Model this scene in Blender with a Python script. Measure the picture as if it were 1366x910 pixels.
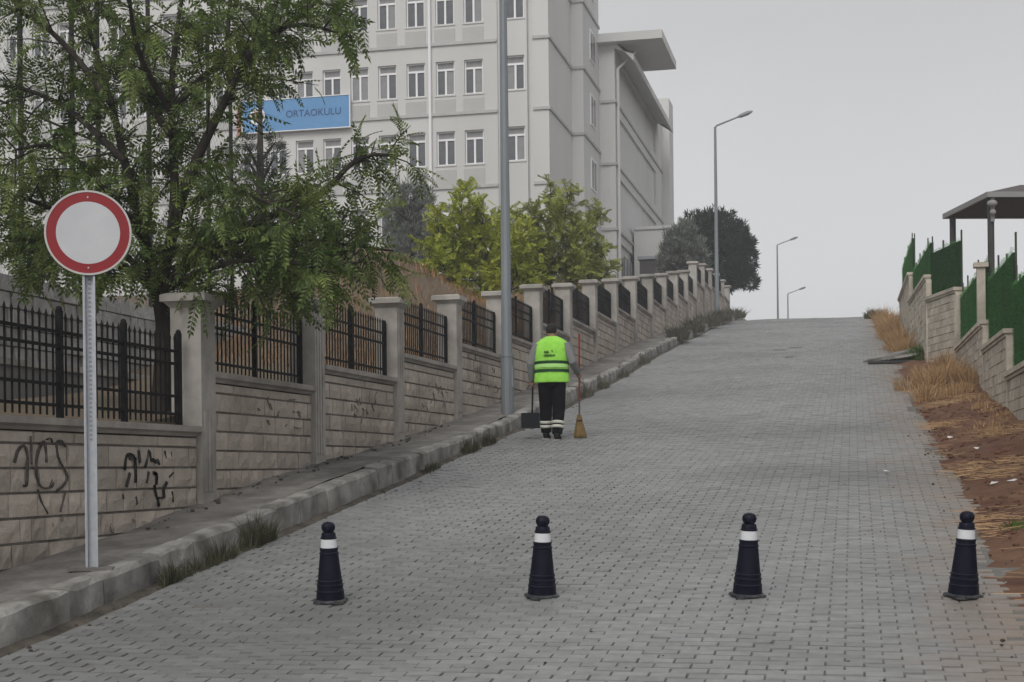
import bpy, bmesh, math, random
import numpy as np
from mathutils import Vector, Matrix, noise
random.seed(7); rng = np.random.default_rng(7)
for o in list(bpy.data.objects): bpy.data.objects.remove(o)
scene = bpy.context.scene
COL = scene.collection
R = math.radians
# ------------------------------------------------------------------ camera
F = 2000.0; PX = 683.0; PY = 625.0; ROLL = .011; ZE = 1.95
TH = math.atan(457 / F); cT, sT = math.cos(TH), math.sin(TH)
cd = bpy.data.cameras.new('camera'); cam = bpy.data.objects.new('camera', cd); COL.objects.link(cam)
cd.sensor_width = 36; cd.lens = 36 * F / 1366; cd.shift_y = (PY - 455) / 1366
cd.clip_end = 3000; cd.clip_start = .05
right = Vector((cT, sT, -ROLL)).normalized(); up = Vector((ROLL * cT, ROLL * sT, 1)).normalized()
back = right.cross(up)
m = Matrix((right, up, back)).transposed().to_4x4(); m.translation = (0, 0, ZE)
cam.matrix_world = m
scene.camera = cam
# ------------------------------------------------------------------ world and sun
SUN_EL, SUN_AZ = 42, 184          # azimuth clockwise from +Y: behind the camera
w = bpy.data.worlds.new('World'); scene.world = w; w.use_nodes = True
nt = w.node_tree; nt.nodes.clear()
sky = nt.nodes.new('ShaderNodeTexSky'); sky.sky_type = 'NISHITA'; sky.sun_disc = False
sky.sun_elevation = R(SUN_EL); sky.sun_rotation = R(SUN_AZ); sky.dust_density = 6; sky.air_density = 1.5
hs = nt.nodes.new('ShaderNodeHueSaturation'); hs.inputs['Saturation'].default_value = .10
cl = nt.nodes.new('ShaderNodeMix'); cl.data_type = 'RGBA'; cl.inputs[0].default_value = .85
geo = nt.nodes.new('ShaderNodeTexCoord'); sep = nt.nodes.new('ShaderNodeSeparateXYZ'); nt.links.new(geo.outputs['Generated'], sep.inputs[0])
rmp = nt.nodes.new('ShaderNodeValToRGB'); e_ = rmp.color_ramp.elements          # cloud sheet, paler in the thick air towards the horizon
e_[0].position = 0; e_[0].color = (1.06, 1.065, 1.07, 1); e_[1].position = 1; e_[1].color = (.62, .625, .64, 1)
for p_, c_ in ((.10, (.97, .975, .98, 1)), (.28, (.66, .665, .68, 1))): q_ = e_.new(p_); q_.color = c_
nsk = nt.nodes.new('ShaderNodeTexNoise'); nsk.inputs['Scale'].default_value = 2.2; nsk.inputs['Detail'].default_value = 4; nt.links.new(geo.outputs['Generated'], nsk.inputs[0])
mrs = nt.nodes.new('ShaderNodeMapRange'); mrs.inputs[1].default_value = .3; mrs.inputs[2].default_value = .7; mrs.inputs[3].default_value = 7.6; mrs.inputs[4].default_value = 8.4
nt.links.new(nsk.outputs[0], mrs.inputs[0])
vm = nt.nodes.new('ShaderNodeVectorMath'); vm.operation = 'SCALE'; nt.links.new(mrs.outputs[0], vm.inputs['Scale'])
nt.links.new(sep.outputs[2], rmp.inputs[0]); nt.links.new(rmp.outputs[0], vm.inputs[0]); nt.links.new(vm.outputs[0], cl.inputs[7])
bg = nt.nodes.new('ShaderNodeBackground'); bg.inputs[1].default_value = .1
wo = nt.nodes.new('ShaderNodeOutputWorld')
nt.links.new(sky.outputs[0], hs.inputs['Color']); nt.links.new(hs.outputs[0], cl.inputs[6])
nt.links.new(cl.outputs[2], bg.inputs[0]); nt.links.new(bg.outputs[0], wo.inputs[0])
sd = bpy.data.lights.new('sun', 'SUN'); sd.energy = 1.25; sd.angle = R(32); sd.color = (1, .965, .91)
sun = bpy.data.objects.new('sun', sd); COL.objects.link(sun)
az, el = R(SUN_AZ), R(SUN_EL)
tosun = Vector((math.sin(az) * math.cos(el), math.cos(az) * math.cos(el), math.sin(el)))
sun.rotation_euler = (-tosun).to_track_quat('-Z', 'Y').to_euler(); sun.location = tosun * 50
vs = scene.view_settings; vs.view_transform = 'Standard'; vs.look = 'None'; vs.exposure = .30; vs.gamma = 1
scene.render.engine = 'CYCLES'
# ------------------------------------------------------------------ pixel -> direction
def ray(px, py):
    a, b = px - PX, py - PY; d = 1 + ROLL * ROLL
    u, v = (a - ROLL * b) / d / F, (b + ROLL * a) / d / F
    return np.array((u * cT - sT, u * sT + cT, -v))
def atX(px, py, X): r = ray(px, py); t = X / r[0]; return np.array((X, t * r[1], ZE + t * r[2]))
def atY(px, py, Y): r = ray(px, py); t = Y / r[1]; return np.array((t * r[0], Y, ZE + t * r[2]))
def atD(px, py, t): r = ray(px, py); return np.array((t * r[0], t * r[1], ZE + t * r[2]))
# ------------------------------------------------------------------ terrain functions
_gy = [-60, -30, -10, 0, 4, 8.5, 10, 18, 23.8, 35, 44.5, 60, 68, 71.5, 75, 80, 90, 110, 150, 300, 900]
_gz = [-.8, -.6, -.3, .05, .4, .83, 1.0, 1.92, 2.59, 4.12, 5.5, 7.52, 8.5, 8.8, 9.05, 9.25, 9.5, 10, 10.5, 10.5, 10.5]
_Y = np.arange(-60, 900, .5); _Z = np.interp(_Y, _gy, _gz)
_k = np.exp(-.5 * (np.arange(-8, 9) / 3.) ** 2); _k /= _k.sum()
_Zs = np.convolve(np.pad(_Z, 8, mode='edge'), _k, 'valid')
def gz(Y): return np.interp(Y, _Y, _Zs)
def und(X, Y): return .012 * np.sin(1.1 * X + .35 * Y) + .010 * np.sin(.7 * Y - .9 * X + 1) + .007 * np.sin(2.3 * X + 1.7 * Y) + .005 * np.sin(4.3 * X - 2.6 * Y + .5) * np.sin(.6 * Y + X)
def hroad(X, Y): return gz(Y) + und(X, Y)
def smooth(a, b, x): t = np.clip((x - a) / (b - a), 0, 1); return t * t * (3 - 2 * t)
def ground_at(px, py, f=None, t0=4, t1=120):
    r = ray(px, py); t = np.arange(t0, t1, .01); X, Y, Z = t * r[0], t * r[1], ZE + t * r[2]
    i = np.argmax(Z <= (f or hroad)(X, Y)); return np.array((X[i], Y[i], (f or hroad)(X[i], Y[i])))
# ------------------------------------------------------------------ mesh helpers
class MB:
    def __init__(s): s.v = []; s.f = []
    def add(s, vs, fs):
        b = len(s.v); s.v.extend([tuple(float(c) for c in v) for v in vs]); s.f.extend([tuple(b + i for i in f) for f in fs]); return s
    def box(s, x0, x1, y0, y1, z0, z1, M=None):
        vs = [(x, y, z) for x in (x0, x1) for y in (y0, y1) for z in (z0, z1)]
        if M is not None: vs = [tuple(M @ Vector(v)) for v in vs]
        return s.add(vs, [(0, 1, 3, 2), (4, 6, 7, 5), (0, 4, 5, 1), (2, 3, 7, 6), (0, 2, 6, 4), (1, 5, 7, 3)])
    def frustum(s, x0, x1, y0, y1, z0, z1, e):
        vs = [(x0, y0, z0), (x1, y0, z0), (x1, y1, z0), (x0, y1, z0), (x0 - e, y0 - e, z1), (x1 + e, y0 - e, z1), (x1 + e, y1 + e, z1), (x0 - e, y1 + e, z1)]
        return s.add(vs, [(3, 2, 1, 0), (4, 5, 6, 7), (0, 1, 5, 4), (1, 2, 6, 5), (2, 3, 7, 6), (3, 0, 4, 7)])
    def tube(s, pts, rad, n=8, cap=True, sx=1.0):
        pts = [Vector(p) for p in pts]; m = len(pts)
        if not hasattr(rad, '__len__'): rad = [rad] * m
        vs, fs = [], []; a = None
        for i, p in enumerate(pts):
            d = (pts[min(i + 1, m - 1)] - pts[max(i - 1, 0)]).normalized()
            if a is None: a = d.orthogonal().normalized()
            else:
                a = (a - d * a.dot(d))
                a = a.normalized() if a.length > 1e-5 else d.orthogonal().normalized()
            b = d.cross(a)
            for k in range(n):
                t = 2 * math.pi * k / n; vs.append(p + (a * math.cos(t) * sx + b * math.sin(t)) * rad[i])
        for i in range(m - 1):
            for k in range(n):
                k2 = (k + 1) % n; fs.append((i * n + k, i * n + k2, (i + 1) * n + k2, (i + 1) * n + k))
        if cap: fs.append(tuple(range(n - 1, -1, -1))); fs.append(tuple((m - 1) * n + k for k in range(n)))
        return s.add(vs, fs)
    def rings(s, rings, cap=True):
        n = len(rings[0]); vs = [v for r in rings for v in r]; fs = []
        for i in range(len(rings) - 1):
            for k in range(n):
                k2 = (k + 1) % n; fs.append((i * n + k, i * n + k2, (i + 1) * n + k2, (i + 1) * n + k))
        if cap: fs.append(tuple(range(n - 1, -1, -1))); fs.append(tuple((len(rings) - 1) * n + k for k in range(n)))
        return s.add(vs, fs)
    def lathe(s, prof, n=24, c=(0, 0, 0)):
        return s.rings([[(c[0] + r * math.cos(2 * math.pi * k / n), c[1] + r * math.sin(2 * math.pi * k / n), c[2] + z) for k in range(n)] for r, z in prof])
    def ell(s, c, r, n=14, m=9, M=None):
        rr = []
        for i in range(m + 1):
            t = math.pi * i / m; t = min(max(t, .05), math.pi - .05)
            ring = [Vector((r[0] * math.sin(t) * math.cos(2 * math.pi * k / n), r[1] * math.sin(t) * math.sin(2 * math.pi * k / n), -r[2] * math.cos(t))) for k in range(n)]
            if M is not None: ring = [M @ v for v in ring]
            rr.append([v + Vector(c) for v in ring])
        return s.rings(rr)
    def prism(s, poly, y0, y1, axes=(0, 2, 1)):      # poly in plane axes[0],axes[1]; extruded along axes[2]
        n = len(poly); vs = []
        for e in (y0, y1):
            for p in poly:
                q = [0, 0, 0]; q[axes[0]] = p[0]; q[axes[1]] = p[1]; q[axes[2]] = e; vs.append(q)
        return s.add(vs, [tuple(range(n)), tuple(range(2 * n - 1, n - 1, -1))] + [(i, i + n, (i + 1) % n + n, (i + 1) % n) for i in range(n)])
    def mesh(s, name, mat, smooth=False, off=(0, 0, 0)):
        me = bpy.data.meshes.new(name)
        v = np.array(s.v, dtype=float).reshape(-1, 3) - np.array(off)
        me.from_pydata(v.tolist(), [], s.f); me.update()
        bm = bmesh.new(); bm.from_mesh(me); bmesh.ops.recalc_face_normals(bm, faces=bm.faces); bm.to_mesh(me); bm.free()
        if mat is not None: me.materials.append(MAT[mat])
        if smooth: me.polygons.foreach_set('use_smooth', [True] * len(me.polygons))
        return me
    def build(s, name, mat, parent=None, smooth=False, off=None):
        if off is None: off = parent_origin(parent) if parent is not None else (0, 0, 0)
        o = bpy.data.objects.new(name, s.mesh(name, mat, smooth, off)); COL.objects.link(o)
        if parent is not None: o.parent = parent
        return o
def parent_origin(p):
    v = Vector((0, 0, 0))
    while p is not None: v += p.location; p = p.parent
    return v
def npmesh(name, V, FQ, mat, parent=None, smooth=False):        # V (n,3), FQ (m,k)
    V = np.asarray(V, dtype=np.float32)
    if parent is not None: V = V - np.array(parent_origin(parent), dtype=np.float32)
    FQ = np.asarray(FQ, dtype=np.int32); k = FQ.shape[1]
    me = bpy.data.meshes.new(name); me.vertices.add(len(V)); me.vertices.foreach_set('co', V.ravel())
    me.loops.add(FQ.size); me.loops.foreach_set('vertex_index', FQ.ravel())
    me.polygons.add(len(FQ)); me.polygons.foreach_set('loop_start', np.arange(0, FQ.size, k, dtype=np.int32))
    me.update(calc_edges=True); me.validate()
    me.materials.append(MAT[mat])
    me.polygons.foreach_set('use_smooth', [bool(smooth)] * len(me.polygons))
    o = bpy.data.objects.new(name, me); COL.objects.link(o)
    if parent is not None: o.parent = parent
    return o
def tag(o, label=None, cat=None, group=None, kind=None):
    if label: o['label'] = label
    if cat: o['category'] = cat
    if group: o['group'] = group
    if kind: o['kind'] = kind
    return o
def thing(name, loc, label, cat, group=None):
    o = bpy.data.objects.new(name, None); COL.objects.link(o); o.location = [float(c) for c in loc]; o.empty_display_size = .2
    return tag(o, label, cat, group)
def copy_tree(o, parent=None):
    c = o.copy(); COL.objects.link(c)
    if parent is not None: c.parent = parent
    for ch in [x for x in bpy.data.objects if x.parent == o]: copy_tree(ch, c)
    return c
def smooth_path(P, n=4):
    P = [np.array(p, float) for p in P]
    for _ in range(2):
        Q = [P[0]]
        for a, b in zip(P[:-1], P[1:]): Q += [a * .75 + b * .25, a * .25 + b * .75]
        P = Q + [P[-1]]
    return P
# ------------------------------------------------------------------ materials
MAT = {}
def mat(name, col, rough=.85, col2=None, scale=4., detail=6., bump=0., bscale=None, metal=0., island=0., objrand=0., spec=.3, sharp=(.35, .65), trans=0., col3=None, scale3=1., amt3=.5, stretch=(1, 1, 1), coord='Object'):
    m = bpy.data.materials.new(name); m.use_nodes = True; t = m.node_tree; N = t.nodes; L = t.links
    b = N['Principled BSDF']; b.inputs['Roughness'].default_value = rough; b.inputs['Metallic'].default_value = metal
    b.inputs['Specular IOR Level'].default_value = spec
    tc = N.new('ShaderNodeTexCoord'); mp = N.new('ShaderNodeMapping'); mp.inputs['Scale'].default_value = stretch
    L.new(tc.outputs[coord], mp.inputs[0])
    out = None
    c1 = (*col, 1)
    if col2:
        n = N.new('ShaderNodeTexNoise'); n.inputs['Scale'].default_value = scale; n.inputs['Detail'].default_value = detail; n.inputs['Roughness'].default_value = .65
        L.new(mp.outputs[0], n.inputs[0])
        rp = N.new('ShaderNodeValToRGB'); rp.color_ramp.elements[0].position = sharp[0]; rp.color_ramp.elements[1].position = sharp[1]
        rp.color_ramp.elements[0].color = c1; rp.color_ramp.elements[1].color = (*col2, 1)
        L.new(n.outputs[0], rp.inputs[0]); out = rp.outputs[0]
    if col3:
        n3 = N.new('ShaderNodeTexNoise'); n3.inputs['Scale'].default_value = scale3; n3.inputs['Detail'].default_value = 5
        L.new(mp.outputs[0], n3.inputs[0])
        r3 = N.new('ShaderNodeMapRange'); r3.inputs[1].default_value = .45; r3.inputs[2].default_value = .7; r3.inputs[4].default_value = amt3
        L.new(n3.outputs[0], r3.inputs[0])
        mx = N.new('ShaderNodeMix'); mx.data_type = 'RGBA'; mx.inputs[7].default_value = (*col3, 1)
        if out: L.new(out, mx.inputs[6])
        else: mx.inputs[6].default_value = c1
        L.new(r3.outputs[0], mx.inputs[0]); out = mx.outputs[2]
    if island or objrand:
        h = N.new('ShaderNodeHueSaturation')
        if out: L.new(out, h.inputs['Color'])
        else: h.inputs['Color'].default_value = c1
        g = N.new('ShaderNodeNewGeometry'); oi = N.new('ShaderNodeObjectInfo')
        a = N.new('ShaderNodeMath'); a.operation = 'ADD'; L.new(g.outputs['Random Per Island'], a.inputs[0]); L.new(oi.outputs['Random'], a.inputs[1])
        fr = N.new('ShaderNodeMath'); fr.operation = 'FRACT'; L.new(a.outputs[0], fr.inputs[0])
        r = N.new('ShaderNodeMapRange'); k = island or objrand; r.inputs[3].default_value = 1 - k; r.inputs[4].default_value = 1 + k
        L.new(fr.outputs[0], r.inputs[0]); L.new(r.outputs[0], h.inputs['Value']); out = h.outputs[0]
    if out: L.new(out, b.inputs['Base Color'])
    else: b.inputs['Base Color'].default_value = c1
    if bump:
        nb = N.new('ShaderNodeTexNoise'); nb.inputs['Scale'].default_value = bscale or scale * 4; nb.inputs['Detail'].default_value = 8; nb.inputs['Roughness'].default_value = .7
        L.new(mp.outputs[0], nb.inputs[0])
        bp = N.new('ShaderNodeBump'); bp.inputs['Strength'].default_value = 1; bp.inputs['Distance'].default_value = bump
        L.new(nb.outputs[0], bp.inputs['Height']); L.new(bp.outputs[0], b.inputs['Normal'])
    if trans:
        tr = N.new('ShaderNodeBsdfTranslucent'); ms = N.new('ShaderNodeMixShader'); ms.inputs[0].default_value = trans
        if out: L.new(out, tr.inputs[0])
        else: tr.inputs[0].default_value = c1
        L.new(b.outputs[0], ms.inputs[1]); L.new(tr.outputs[0], ms.inputs[2]); L.new(ms.outputs[0], N['Material Output'].inputs[0])
    MAT[name] = m; return m
mat('paver', (.20, .203, .202), .58, (.26, .262, .258), 9, spec=.5, bump=.002, bscale=120, island=.11, col3=(.14, .141, .139), scale3=.28, amt3=.85, coord='Generated')
# pavers share world-space dirt: use position instead of generated
def world_pos(name):
    t = MAT[name].node_tree; g = t.nodes.new('ShaderNodeNewGeometry')
    mp = [n for n in t.nodes if n.type == 'MAPPING'][0]
    for l in list(t.links):
        if l.to_node == mp: t.links.remove(l)
    t.links.new(g.outputs['Position'], mp.inputs[0])
world_pos('paver')
def verge_dust():      # brown soil trodden onto the stones next to the verge
    t = MAT['paver'].node_tree; N, L = t.nodes, t.links; g = N.new('ShaderNodeNewGeometry'); sp = N.new('ShaderNodeSeparateXYZ'); L.new(g.outputs['Position'], sp.inputs[0])
    nz = N.new('ShaderNodeTexNoise'); nz.inputs['Scale'].default_value = 1.6; nz.inputs['Detail'].default_value = 8; L.new(g.outputs['Position'], nz.inputs[0])
    md = N.new('ShaderNodeMath'); md.operation = 'MULTIPLY_ADD'; md.inputs[1].default_value = 1.7; L.new(nz.outputs[0], md.inputs[0]); L.new(sp.outputs[0], md.inputs[2])
    mr = N.new('ShaderNodeMapRange'); mr.inputs[1].default_value = 1.05; mr.inputs[2].default_value = 2.1; mr.inputs[4].default_value = .75; L.new(md.outputs[0], mr.inputs[0])
    b = N['Principled BSDF']; src = b.inputs['Base Color'].links[0].from_socket; mx = N.new('ShaderNodeMix'); mx.data_type = 'RGBA'; mx.inputs[7].default_value = (.235, .175, .13, 1)
    L.new(src, mx.inputs[6]); L.new(mr.outputs[0], mx.inputs[0]); L.new(mx.outputs[2], b.inputs['Base Color'])
verge_dust()
mat('road_bed', (.125, .12, .112), .95, (.18, .172, .158), 6, bump=.006)
mat('gutter_dirt', (.05, .043, .036), .95, (.12, .105, .085), 5, bump=.01, bscale=40)
mat('sidewalk', (.13, .122, .114), .95, (.25, .238, .222), 3.5, bump=.014, bscale=28, col3=(.085, .078, .07), scale3=.9, amt3=.8)
mat('kerb_stone', (.22, .212, .198), .92, (.37, .358, .335), 4, bump=.014, bscale=26, objrand=.16, col3=(.095, .088, .076), scale3=2.6, amt3=.9)
world_pos('kerb_stone')
mat('soil', (.105, .047, .030), .95, (.175, .088, .055), 3.2, bump=.04, bscale=14, col3=(.25, .155, .09), scale3=1.3, amt3=.55)
mat('ground', (.105, .083, .06), .95, (.155, .115, .076), .8, bump=.03, bscale=6, col3=(.10, .085, .05), scale3=.25, amt3=.7)
mat('court_ground', (.15, .148, .142), .95, (.2, .195, .185), 1.2, bump=.006)
mat('block', (.42, .362, .308), .95, (.52, .458, .395), 7, bump=.018, bscale=30, objrand=.13, island=.13, col3=(.22, .19, .16), scale3=1.3, amt3=.6)
world_pos('block')
mat('mortar', (.10, .088, .075), .95, (.17, .15, .13), 12, bump=.004)
mat('pillar_concrete', (.33, .31, .285), .92, (.42, .395, .365), 5, bump=.005, bscale=70, col3=(.15, .138, .122), scale3=1.5, amt3=.7)
mat('coping', (.30, .278, .252), .92, (.39, .36, .328), 5, bump=.005, bscale=60, col3=(.15, .135, .12), scale3=1.2, amt3=.7)
mat('iron', (.006, .006, .007), .7, (.012, .012, .012), 14, spec=.15)
mat('graffiti', (.022, .022, .024), .8, (.06, .056, .052), 30)
mat('graffiti_faint', (.055, .05, .047), .9, (.15, .13, .115), 26)
mat('scratch', (.22, .185, .155), .9)
mat('galvanised', (.46, .48, .52), .5, (.38, .40, .43), 20, metal=.3, spec=.5)
mat('lamp_grey', (.22, .24, .255), .55, (.18, .195, .21), 3, metal=.25, spec=.5, stretch=(1, 1, .2))
mat('hole_dark', (.05, .05, .052), .8)
mat('post_hole', (.27, .28, .30), .7)
mat('sign_red', (.25, .008, .013), .5, (.22, .007, .012), 6, spec=.4)
mat('sign_white', (.52, .53, .55), .45, (.47, .48, .505), 3, spec=.4)
mat('sign_rim', (.46, .44, .43), .45, metal=.3)
mat('cone_navy', (.0035, .0045, .014), .5, (.007, .008, .018), 12, spec=.16)
mat('cone_base', (.02, .022, .03), .6, (.07, .07, .068), 14)
mat('cone_white', (.72, .73, .76), .5, (.62, .63, .655), 12)
mat('wall_cream', (.56, .56, .545), .9, (.61, .608, .595), .7, bump=.003, bscale=30, col3=(.455, .452, .44), scale3=.35, amt3=.75, stretch=(1, 1, .13))
mat('wall_grey', (.55, .55, .54), .9, (.60, .60, .59), .8, bump=.003, bscale=30, col3=(.47, .47, .46), scale3=.4, amt3=.6, stretch=(1, 1, .15))
mat('spandrel', (.41, .413, .40), .9, (.44, .445, .435), 1.2)
mat('ledge', (.40, .40, .395), .9, (.46, .46, .45), 2)
mat('window_white', (.78, .78, .79), .4, spec=.5)
mat('glass', (.07, .075, .085), .12, (.12, .125, .135), .9, spec=.6)
mat('shutter', (.22, .22, .225), .6, (.27, .27, .275), 3)
mat('sign_blue', (.11, .27, .50), .6, (.125, .29, .53), 1.5)
mat('sign_text', (.035, .075, .20), .6)
mat('emblem_red', (.40, .16, .15), .6)
mat('roof_brown', (.055, .045, .042), .6, (.08, .065, .058), 4)
mat('roof_under', (.075, .035, .03), .7, (.055, .028, .025), 5, stretch=(1, 14, 1))
mat('fascia', (.25, .245, .24), .5)
mat('post_dark', (.045, .04, .038), .6)
mat('rubble', (.25, .245, .235), .95, (.37, .365, .35), 6, bump=.05, bscale=9, island=.2)
mat('right_wall', (.47, .42, .35), .95, (.60, .545, .46), 7, bump=.016, bscale=50, island=.12, objrand=.12, col3=(.29, .255, .21), scale3=2, amt3=.6)
world_pos('right_wall')
mat('hedge_green', (.045, .20, .035), .85, (.075, .27, .055), 2.5, island=.3, col3=(.06, .13, .045), scale3=1.2, amt3=.6)
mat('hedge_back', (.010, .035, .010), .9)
mat('leaf_dark', (.052, .095, .022), .6, (.165, .21, .052), 1.6, island=.5, trans=.32, spec=.35)
mat('leaf_lime', (.28, .33, .04), .6, (.40, .42, .06), 1.0, island=.35, trans=.3)
mat('leaf_olive', (.23, .265, .05), .6, (.32, .34, .075), 1.0, island=.35, trans=.3)
mat('needle_grey', (.13, .145, .125), .75, (.19, .20, .175), 1.2, island=.35)
mat('needle_dark', (.020, .032, .018), .75, (.034, .048, .026), 1.0, island=.35)
mat('bark', (.022, .018, .015), .95, (.05, .042, .035), 14, bump=.01, bscale=40, stretch=(1, 1, .3))
mat('weed', (.035, .042, .02), .8, (.08, .075, .042), 3, island=.35, trans=.15)
mat('weed_grey', (.085, .085, .062), .85, (.125, .118, .085), 2, island=.35)
mat('weed_green', (.06, .11, .022), .8, (.10, .15, .03), 3, island=.3, trans=.2)
mat('straw', (.36, .225, .115), .9, (.48, .325, .18), 2, island=.3, trans=.15)
mat('litter', (.62, .62, .61), .7)
mat('vest', (.27, .66, .07), .8, (.36, .78, .11), 6, bump=.02, bscale=11)
mat('vest_band', (.010, .05, .016), .6)
mat('vest_silver', (.42, .75, .24), .5)
mat('shirt', (.16, .165, .165), .9, (.21, .215, .21), 8)
mat('trousers', (.005, .005, .006), .95, (.011, .011, .013), 8, bump=.02, bscale=12, spec=.1)
mat('reflective', (.52, .52, .46), .5)
mat('shoe', (.012, .012, .013), .6)
mat('sole', (.30, .29, .27), .8)
mat('skin', (.30, .18, .13), .6)
mat('hair', (.014, .012, .012), .7)
mat('broom_stick', (.26, .05, .025), .5)
mat('stick_metal', (.09, .085, .085), .5)
mat('bristle', (.24, .155, .065), .9, (.15, .10, .042), 9, island=.3)
mat('pan_black', (.006, .007, .010), .5)
mat('fence_post', (.015, .016, .016), .7)
mat('wire', (.12, .12, .12), .6)
mat('bank_straw', (.22, .125, .065), .9, (.30, .18, .095), 2, island=.3)
mat('rust', (.16, .055, .035), .8)
mat('twig', (.07, .06, .05), .9)
# ================================================================== SETTING
XK = -5.28                                   # kerb face
XS = -6.15                                   # wall pillars' road face
PIL_END = [8.85, 13.8, 16.95, 20.2, 23.4, 26.7, 29.9, 33.2, 36.6, 40.0, 43.6, 47.3, 50.9, 54.3, 57.7, 61.1, 64.4, 67.7, 71.0, 74.3, 77.6]
PIL_TOP = [3.14, 3.69, 3.97, 4.34, 4.73, 5.16, 5.66, 6.07, 6.56, 7.0, 7.5, 8.02, 8.5, 9.0, 9.47, 10.25, 10.6, 10.8, 11.0, 11.1, 11.2]
PIL_W = .33
COP = [t - .75 for t in PIL_TOP]; COP[0] = 2.39
MIDY = [(PIL_END[i] + PIL_END[i + 1]) / 2 for i in range(len(PIL_END) - 1)]
def Cw(Y): return np.interp(Y, [-40, 0, 1, 7.5, 8.6] + MIDY + [100, 900], [.6, 1.4, 1.7, 1.9, 2.1] + [c - .17 for c in COP[:-1]] + [11.0, 11.2])
def left_h(X, Y):
    d = -6.35 - X
    t = Cw(Y) + 0.7 * smooth(17, 27, Y) * smooth(.3, 5.5, d) + 1.5 * np.exp(-((X + 10.4) ** 2 / 7 + (Y - 31.5) ** 2 / 14))
    t2 = np.where(X < -10.75, np.maximum(t, 4.35), t)
    t2 = np.where(Y > 60, np.minimum(np.maximum(t2, 0), 11.2 + 0 * t2), t2)
    return t2
_a, _b = atD(1275, 383, 32.0), atD(1236, 397, 34.0)
RW = [(2.25, -40), (2.25, 23.6), (2.2, 27.2), (_a[0], _a[1]), (_b[0], _b[1]), (1.45, 40.6), (1.38, 47), (1.38, 900)]
def rwx(Y): return np.interp(Y, [p[1] for p in RW], [p[0] for p in RW])
def right_h(X, Y): return gz(Y) + (.75 + .02 * np.clip(X - 2, 0, 30)) * (1 - smooth(44.5, 46.8, Y))
ys = np.concatenate([np.arange(-40, 30, 1.0), np.arange(30, 48, .25), np.arange(48, 90, 1.0), np.arange(90, 200, 10), np.arange(200, 401, 50)])
xl = [-240, -150, -100, -70, -50, -40, -32, -26, -22, -18, -15, -13, -11.6, -10.8, -10.7, -10, -9, -8, -7.2, -6.45, -6.36, -6.30, -5, -3, -1]
xr = [-.5, .12, .19, .8, 2, 4, 8, 14, 25, 50, 120, 240]
V = []
for y in ys:
    g = float(gz(y))
    for x in xl: V.append((x, y, float(left_h(np.array(x), np.array(y))) if x < -6.33 else g - .14))
    for d in xr:
        x = float(rwx(y)) + d; V.append((x, y, g - .14 if d < .15 else float(right_h(x, y))))
nx = len(xl) + len(xr)
Q = [(j * nx + i, j * nx + i + 1, (j + 1) * nx + i + 1, (j + 1) * nx + i) for j in range(len(ys) - 1) for i in range(nx - 1)]
gr = npmesh('ground', V, Q, 'ground'); tag(gr, 'dry brown hillside ground around the sloping street', kind='structure')
# ---- road bed with paving stones
road_l, road_r = XK + .12, 1.12
def sheet(name, x0, x1, y0, y1, nx, ny, h, mat_, xe=None):
    V = []
    for j in range(ny + 1):
        y = y0 + (y1 - y0) * j / ny
        for i in range(nx + 1):
            a, b = (x0(y) if callable(x0) else x0), (x1(y) if callable(x1) else x1)
            x = a + (b - a) * i / nx; V.append((x, y, float(h(x, y))))
    Q = [(j * (nx + 1) + i, j * (nx + 1) + i + 1, (j + 1) * (nx + 1) + i + 1, (j + 1) * (nx + 1) + i) for j in range(ny) for i in range(nx)]
    return npmesh(name, V, Q, mat_)
road = sheet('road', XK, 1.6, -30, 140, 14, 340, lambda x, y: hroad(x, y) - .0085, 'road_bed')
tag(road, 'steep street paved with grey interlocking concrete stones', kind='structure')
PL, PW, GX, GYY = .208, .104, .0085, .003
pav = []
hole = ground_at(1178, 483)
row = 0; y = 2.0
while y < 92:
    x = road_l + (PL / 2 if row % 2 else 0)
    if row % 2: pav.append((road_l + PL / 4, y, PL / 2))
    edge = 1.12 + .10 * math.sin(y * .9) + .06 * math.sin(y * 3.1) - .004 * max(0, y - 20)
    while x + PL < edge:
        pav.append((x + PL / 2, y, PL)); x += PL
    y += PW; row += 1
pav = np.array(pav)
keep = np.ones(len(pav), bool)
# broken patch at the right edge, a few lost stones and a settled joint across the road
keep &= ~((np.abs(pav[:, 1] - hole[1]) < .55 + .5 * (pav[:, 0] - hole[0])) & (pav[:, 0] > hole[0] - .35))
keep &= ~((np.abs(pav[:, 1] - (hole[1] - 2.6) - .25 * (pav[:, 0] - .3)) < .07) & (pav[:, 0] > -.75) & (pav[:, 0] < .75))
for px_, py_ in ((1040, 467), (1052, 476), (1060, 464)):
    q = ground_at(px_, py_); keep &= ~((np.abs(pav[:, 0] - q[0]) < .19) & (np.abs(pav[:, 1] - q[1]) < .28))
pav = pav[keep]; n = len(pav)
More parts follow.
